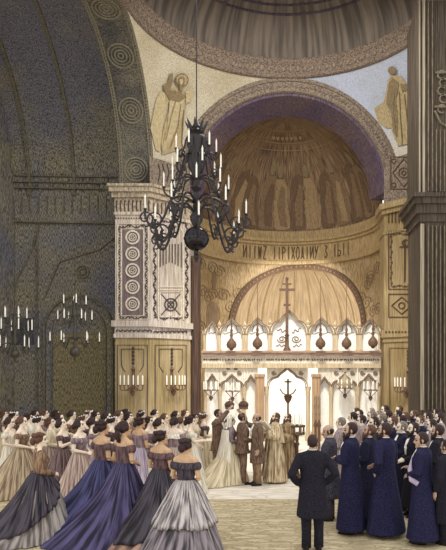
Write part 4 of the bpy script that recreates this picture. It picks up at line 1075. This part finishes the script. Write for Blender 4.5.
b_plum = cloth('plum bodice', (120, 94, 94), (60, 46, 52), False); b_dark = cloth('dark bodice', (84, 74, 84), (36, 32, 40), False); b_tan = cloth('tan floral bodice', (160, 130, 102), (92, 70, 62), False); b_mauve = cloth('mauve bodice', (160, 138, 142), (96, 80, 88), False)
SK = m_skint
# ---- ladies nearest the viewer
woman(186, 438, -22, 'bare shouldered woman in silver grey flounced gown, nearest the aisle, back turned', g_grey2, b_dark, 1.67, yaw=-6, hair='crown', sk=SK, skirt=(.56, .40, PI*.9), flounce=(.46, g_grey), bertha=b_dark, lod=0, seed=2, arms=('clasp', 'clasp'))
woman(161, 437, -30, 'bare shouldered woman in rose brown gown with long black train, face turned to the aisle', g_rose, b_plum, 1.70, yaw=-30, hair='crown', sk=SK, skirt=(.46, .75, PI*.88), lod=0, seed=3, flounce=(.10, g_dark, 1), bertha=b_plum, Y=9.95)
woman(40, 431, -62, 'woman in tan bodice with black looped overskirt over grey striped gown, lower left corner', g_stripe, b_tan, 1.69, yaw=-18, hair='crown', hm=m_hb, skirt=(.56, .45, PI), flounce=(.12, g_dark, 1), lod=0, seed=4, high=True, arms=('clasp', 'down'), Y=9.7)
woman(102, 420.5, -42, 'bare shouldered woman in wide midnight blue gown behind the tan bodiced woman', g_blue, b_plum, 1.815, yaw=-10, hair='crown', sk=SK, skirt=(.54, .85, PI*.92), lod=0, seed=5, bertha=None)
woman(124, 421, -40, 'bare shouldered woman in pleated blue violet gown beside the midnight blue gown', g_violet, b_plum, 1.84, yaw=-15, hair='curl', sk=SK, skirt=(.50, .80, PI*.95), lod=0, seed=6, Y=10.1)
# ---- second rank of ladies
woman(22, 416, -88, 'woman in beige gown with white shoulders at the far left, profile, hair swept up', g_tan, b_tan, 1.72, hair='bun', hm=m_hb, lod=0, seed=7, skirt=(.56, .6, PI), wreath=None)
woman(39, 415, -70, 'white veiled woman in profile just behind the beige gown', g_cream, g_cream, 1.68, yaw=-10, lod=1, seed=8, skirt=(.36, .1, PI), hair='bun', veil=None, wreath=m_linen)
woman(63, 418, -92, 'woman with lowered face in plum brown gown, hands raised to her breast', g_plum, b_plum, 1.70, yaw=-10, pitch=-16, lod=0, seed=9, skirt=(.42, .2, PI), hair='bun', arms=('book', 'clasp'))
woman(80, 419.5, -100, 'woman with white shoulders and ruffled mauve collar turned half toward us', g_pink, b_mauve, 1.70, yaw=10, pitch=-8, lod=0, seed=10, skirt=(.44, .15, PI), bertha=b_mauve, hair='bun')
woman(93, 417, -80, 'woman in profile with white shoulders between the mauve collar and the blue gowns', g_lilac, b_mauve, 1.68, lod=1, seed=11, skirt=(.36, .1, PI), hair='bun')
woman(140, 417, -35, 'woman with bare back in pale lilac gown, tilted head, behind the blue violet gown', g_lilac, b_mauve, 1.71, yaw=-20, hair='crown', lod=0, seed=12, skirt=(.44, .3, PI), sk=SK)
woman(159.5, 418, -90, 'young woman in white gown in sharp profile with dark hair', g_white, g_white, 1.69, lod=0, seed=13, skirt=(.38, .1, PI), hair='bun')
woman(174.5, 416.5, -20, 'woman with broad white shoulders and lilac pink gown seen from behind', g_pink, b_mauve, 1.72, hair='bun', lod=0, seed=14, skirt=(.42, .25, PI), bertha=g_white)
woman(190.5, 416, -85, 'woman in white profile with high hair, nearest the bridesmaid', g_white, g_white, 1.70, hair='crown', lod=0, seed=15, skirt=(.38, .1, PI), arms=('reach', 'clasp'))
woman(204, 412, -70, 'bridesmaid in cream and white gown with wreathed hair, dark bodice', g_cream, b_plum, 1.64, hair='bun', hm=m_hb, lod=0, seed=16, skirt=(.44, .35, PI), wreath=m_linen, Y=15.5)
# ---- the couple and the clergy
YC = 14.45
def groupman(px, py, az, label, coat, **k): return man(px, py, az, label, coat, **k)
groupman(218.5, 410.5, -112, 'groomsman in dark coat holding a wedding crown over the bride', k_brown, H=1.76, arms=('raise', 'down'), hem=.72, lod=0, Y=14.75, beard='moustache')
woman(231, 415.5, -80, 'bride in white gown with long train and veil standing under a crown', g_cream, b_mauve, 1.62, lod=0, seed=20, skirt=(.46, .75, PI), hair='bun', hm=m_hb, veil=g_white, Y=YC, high=True, wreath=m_linen)
groupman(242.5, 412.5, -70, 'groom in slim brown uniform standing under a crown', k_brown, H=1.70, arms=('clasp', 'down'), hem=.80, lod=0, Y=14.3, trousers=k_brown)
groupman(257, 413, 112, 'bald groomsman with brown belted tunic, arm stretched to crown the groom', k_brown, H=1.70, arms=('raise', 'down'), hem=.52, lod=0, Y=14.2, hair='bald', trousers=k_brownl, flare=.9)
def priest(px, py, az, label, m, H, Y, arms, pitch=-10, yaw=0, hm=m_hb, stole=k_beige):
    r = place(px, py, H, az, label, None, Y); M = headM(yaw, pitch)
    part(r, 'body', ('m', yaw, pitch, arms, 0), lambda: make_body('m', yaw, pitch, arms[0], arms[1], .0088), m_skin)
    part(r, 'hair', ('long', yaw, pitch), lambda: g_hair('long', M), hm)
    part(r, 'beard', (yaw, pitch, 'full'), lambda: g_beard(M), hm)
    part(r, 'robe', (arms,), lambda: g_robe(arms[0], arms[1]), m)
    st_ = MB().loft([[V(sx-.06, y, z), V(sx+.06, y, z), V(sx+.06, y-.03, z), V(sx-.06, y-.03, z)] for sx, y, z in ((.0, .325, .18), (0, .29, .5), (0, .25, .8), (0, .215, 1.05), (0, .2, 1.2), (0, .165, 1.35))])
    part(r, 'stole', (), lambda: st_, stole, smooth=False)
    part(r, 'cape', (), lambda: MB().ell([(.98, .245, .12, -.11), (1.15, .25, .135, -.07), (1.28, .25, .165, -.02), (1.38, .215, .145, -.006), (1.43, .14, .11, -.01), (1.47, .088, .086, -.006)], 30, (False, False)), m)
    return r
priest(274.5, 411, 118, 'long bearded priest in pale gold vestment reading from a white book', k_beige, 1.70, 14.5, ('book', 'book'), -14)
priest(287, 416, 124, 'robed deacon with brown gold vestment standing behind the reading priest', k_vest, 1.62, 15.3, ('clasp', 'clasp'), -8, stole=k_brownl)
def at_hand(x, y, z): return V(x, y, z)
# wedding crowns, book and candle tray
def crown_(px, py, Y, label):
    r = tag(empty('wedding_crown', at(px, py, Y)), label, 'crown', 'crowns held over the couple')
    MB().lathe([(.085, -.09), (.105, -.09), (.11, -.03), (.088, -.03)], n=18).build('band', k_crown, r, 'auto')
    MB().lathe([(.098, -.03), (.115, .02), (.09, .07), (.03, .10), (.006, .105)], n=18, cap=(False, True)).build('cap', k_crown2, r, 'auto')
    b = MB().box(-.008, .008, -.008, .008, .10, .18).box(-.03, .03, -.007, .007, .135, .15); b.build('cross', k_crown, r)
    for k in range(4):
        a = k*PI/2+.4; MB().tube([(.108*math.cos(a), .108*math.sin(a), -.03), (.122*math.cos(a), .122*math.sin(a), .03), (.07*math.cos(a), .07*math.sin(a), .09), (.0, 0, .11)], .009, 5).build('hoop', k_crown, r, True)
    return r
k_crown = mat('dull gold metal', (150, 118, 84), (92, 70, 54), (40, 40, 40), .8, rough=.4, metal=.3); k_crown2 = mat('crown velvet', (110, 80, 74), (70, 52, 50), (40, 40, 40), .8)
crown_(229.5, 405.5, 14.68, 'jewelled wedding crown held above the bride')
crown_(243.5, 405.5, 14.27, 'jewelled wedding crown held above the groom')
bk = tag(empty('service_book', at(267.5, 428.5, 14.3)), 'open white service book in the hands of the bearded priest', 'book'); bk.rotation_euler = (0, 0, math.radians(-152))
for s_ in (-1, 1):
    MB().loft([[V(-.02, 0, 0), V(.0, s_*.16, .03), V(.14, s_*.16, .19), V(.12, 0, .16)], [V(-.035, 0, .015), V(-.015, s_*.16, .045), V(.125, s_*.16, .205), V(.105, 0, .175)]]).build('page_block', m_linen, bk)
MB().loft([[V(-.015, -.17, .02), V(-.01, 0, -.014), V(-.015, .17, .02), V(.145, .17, .20), V(.135, 0, .15), V(.145, -.17, .20)], [V(-.007, -.17, .012), V(.0, 0, -.022), V(-.007, .17, .012), V(.153, .17, .192), V(.143, 0, .142), V(.153, -.17, .192)]]).build('cover', m_wax, bk)
tr = at(297, 480, 15.2); tr.z = 0
t_ = tag(empty('candle_stand', tr), 'brown candle stand with boxed tray and thin candles right of the priest', 'candle stand')
q = lambda py: EH+(VY-py)/F*15.2
MB().lathe([(.2, 0), (.2, .04), (.07, .1), (.045, .2), (.04, q(446)), (.07, q(444)), (.04, q(442)), (.05, q(436)), (.16, q(434))], n=14).build('stem', m_lampb, t_, 'auto')
MB().lathe([(.16, q(435)), (.2, q(434)), (.2, q(432.5)), (.18, q(432.5))], n=8).build('tray', k_brown, t_, 'auto')
b = MB()
for k in range(8):
    a = k*PI/4+PI/8; b.box(.185*math.cos(a)-.02, .185*math.cos(a)+.02, .185*math.sin(a)-.02, .185*math.sin(a)+.02, q(433), q(425.5))
b.lathe([(.17, q(427)), (.21, q(427)), (.21, q(425)), (.17, q(425))], (0, 0, 0), 8, cap=(False, False)).build('gallery', m_lampb, t_)
for k in range(6): MB().lathe([(.016, q(433)), (.016, q(418-(k % 3)*2)), (.003, q(416.5-(k % 3)*2))], (.11*math.cos(k*1.05), .11*math.sin(k*1.05), 0), 7).build('candle', m_wax, t_, 'auto')
b = MB().lathe([(.2, 0), (.14, .06), (.05, .14), (.035, q(413)-.0), (.02, q(404))], n=10)
for px_ in (315.5, 319):
    r = tag(empty('tall_candlestick', ((px_-VX)/F*19.2, 19.2, 0)), 'tall brown candlestick before the pilaster, '+('nearer the middle doorway' if px_ < 317 else 'nearer the right pier'), 'candlestick', 'tall candlesticks before the screen')
    q2 = lambda py: EH+(VY-py)/F*19.2
    MB().lathe([(.2, 0), (.14, .05), (.05, .12), (.035, q2(428)), (.07, q2(426)), (.03, q2(420))], n=10).build('stem', m_lampb, r, 'auto')
    MB().lathe([(.045, q2(420)), (.045, q2(398)), (.01, q2(395))], n=8).build('candle', k_brownl, r, 'auto')
# ---- gentlemen on the right
man(312.5, 434.5, 8, 'man in dark navy frock coat with his back to us, standing alone beside the aisle', k_black, H=1.73, hair='man', hm=m_hd, arms=('hip', 'hip'), hem=.50, lod=0, yaw=-12)
man(329.5, 424.5, 78, 'moustached man in slate coat in profile between the aisle man and the bearded man', k_grey, H=1.72, beard='moustache', hair='bald', hm=m_hd, arms=('fold', 'fold'), hem=.40, lod=0, pitch=8, yaw=18)
man(350.5, 422.5, 70, 'big bearded man in blue frock coat, arms folded, facing the priest', k_navyb, H=1.83, beard='full', arms=('fold', 'fold'), hem=.07, lod=0, Y=9.95, flare=1.2, yaw=24)
man(368.5, 424.5, 62, 'man in dark blue coat right of the big bearded man, bowed head', k_navy, H=1.72, beard='full', hm=m_hb, arms=('clasp', 'clasp'), hem=.08, lod=0, pitch=-10, yaw=20, flare=1.15)
man(385, 423, 48, 'broad man in long blue coat in the middle of the gentlemen, turned away', k_navyb, H=1.84, beard='full', arms=('clasp', 'hip'), hem=.06, lod=0, Y=9.8, flare=1.45, yaw=22)
man(402, 421.5, 96, 'grey haired man with pale collar between the long blue coat and the sash', k_navy, H=1.72, hm=m_hg, arms=('fold', 'fold'), hem=.18, flare=1.2, lod=0, Y=11.6, beard='moustache', sk=m_skin)
man(413.5, 421.5, 100, 'bearded man peering over the shoulder of the man with the lilac sash', k_black, H=1.74, beard='full', arms=('clasp', 'clasp'), hem=.18, flare=1.2, lod=0, Y=11.1, sk=m_skin)
man(422.5, 432, 58, 'man in long blue coat with pale lilac sash at the lower right', k_navyb, H=1.73, arms=('fold', 'clasp'), hem=.08, lod=0, sash=k_lilac, flare=1.3, yaw=30, pitch=6)
man(438, 425, 66, 'man in near black coat at the right picture edge behind the lilac sash', k_black, H=1.74, arms=('down', 'fold'), hem=.2, lod=0, beard='full', Y=10.6, flare=1.2)
man(447, 446, 40, 'man cut by the right picture edge, in dark coat', k_black, H=1.62, arms=('down', 'down'), hem=.35, lod=1, Y=9.3)
man(341, 417, 66, 'faint young man in mauve grey coat behind the moustached man', k_mauve, H=1.70, arms=('clasp', 'clasp'), lod=1, sk=m_skin, hm=m_hg, Y=12.9)
# ---- ranks behind
ORD = 'first second third fourth fifth sixth seventh eighth ninth tenth eleventh'.split()
gw = [g_white, g_cream, g_lilac, g_pink, g_tan, g_white, g_plum]
bw = [g_white, b_mauve, g_cream, b_tan, b_plum]
k = 0
for Y, xs, H, nm in ((13.6, (10, 52, 112, 150, 182), 1.66, 'front'), (14.9, (30, 60, 84, 106, 131, 166, 196), 1.66, 'second'), (16.0, (16, 45, 72, 98, 119, 143, 176), 1.65, 'third'), (17.1, (5, 34, 57, 90, 128, 156, 187), 1.62, 'hindmost')):
    for j, px in enumerate(xs):
        py = VY+F*(EH-H)/Y
        woman(px+rnd.uniform(-1.5, 1.5), py, rnd.choice((-80, -95, -70, -104)), '%s lady from the left in the %s rank before the dim wall and pier' % (ORD[j], nm), gw[k*3 % 7], bw[k*2 % 5], H+rnd.uniform(-.03, .03),
              yaw=(0, -12, 14)[k % 3], pitch=(0, -10)[k % 2], hair=('bun', 'crown')[k % 2], hm=(m_hd, m_hb, m_hd)[k % 3], lod=2, seed=30+k % 3, skirt=(.30, .05, PI), group='ladies in the ranks behind', Y=Y+rnd.uniform(-.15, .15), bertha=None, high=k % 4 == 1,
              wreath=m_linen if k % 5 == 2 else None)
        k += 1
k = 0; cw_ = [k_grey, k_mauve, k_navy, k_black, k_mauve]
for Y, xs, H, nm in ((12.6, (375, 393, 432), 1.72, 'front'), (13.6, (362, 381, 401, 420, 440), 1.72, 'second'), (14.6, (354, 371, 388, 407, 428), 1.72, 'third'), (15.5, (361, 379, 397, 414, 437), 1.72, 'fourth'), (16.9, (355, 370, 385, 400), 1.71, 'hindmost')):
    for j, px in enumerate(xs):
        py = VY+F*(EH-H)/Y
        man(px+rnd.uniform(-1.5, 1.5), py, rnd.choice((88, 100, 76, 112)), '%s man from the left in the %s rank of guests before the ochre pier' % (ORD[j], nm), cw_[k*2 % 5], H=H+rnd.uniform(-.04, .04), yaw=(0, 14, -12)[k % 3], pitch=0,
            hair='man', hm=(m_hd, m_hb, m_hd, m_hd, m_hg)[k % 5], arms=('down', 'down'), lod=2, beard=(None, 'full', 'moustache')[k % 3], group='gentlemen in the ranks behind', Y=Y+rnd.uniform(-.1, .1), sk=m_skin, flare=.9)
        k += 1
# ================================================================ LIGHT
w = bpy.data.worlds.new('world'); sc.world = w; w.use_nodes = True
w.node_tree.nodes['Background'].inputs[0].default_value = (1, .985, .96, 1); w.node_tree.nodes['Background'].inputs[1].default_value = 1.1
def area(name, loc, target, size, power, col=(1, .97, .92), sy=None):
    l = bpy.data.lights.new(name, 'AREA'); l.energy = power; l.size = size; l.color = col
    if sy: l.shape = 'RECTANGLE'; l.size_y = sy
    ob = bpy.data.objects.new(name, l); C.objects.link(ob); ob.location = loc
    ob.rotation_euler = (Vector(target)-Vector(loc)).to_track_quat('-Z', 'Y').to_euler(); return ob
area('sanctuary_light', (.3, 23.4, 6.2), (.3, 27.5, 2.2), 2.5, 130)
area('sanctuary_light', (.3, 23.2, 4.0), (.3, 27.5, 4.5), 2.0, 45)
area('screen_fill_area', (0, 15.5, 13.0), (0, 19.5, 2.5), 3.5, 500)  # added fill lamp brightening the screen front, no window behind it
l = bpy.data.lights.new('screen_fill_spot', 'SPOT'); l.energy = 5200; l.spot_size = math.radians(46); l.spot_blend = .5; l.shadow_soft_size = .5; l.color = (1, .97, .9)  # added spot that whitens the icon screen, not a real sunbeam
ob = bpy.data.objects.new('screen_fill_spot', l); C.objects.link(ob); ob.location = (0, 12.6, 14.2)
ob.rotation_euler = (Vector((.1, 20.3, 2.4))-ob.location).to_track_quat('-Z', 'Y').to_euler()
sc.view_settings.exposure = 0.25
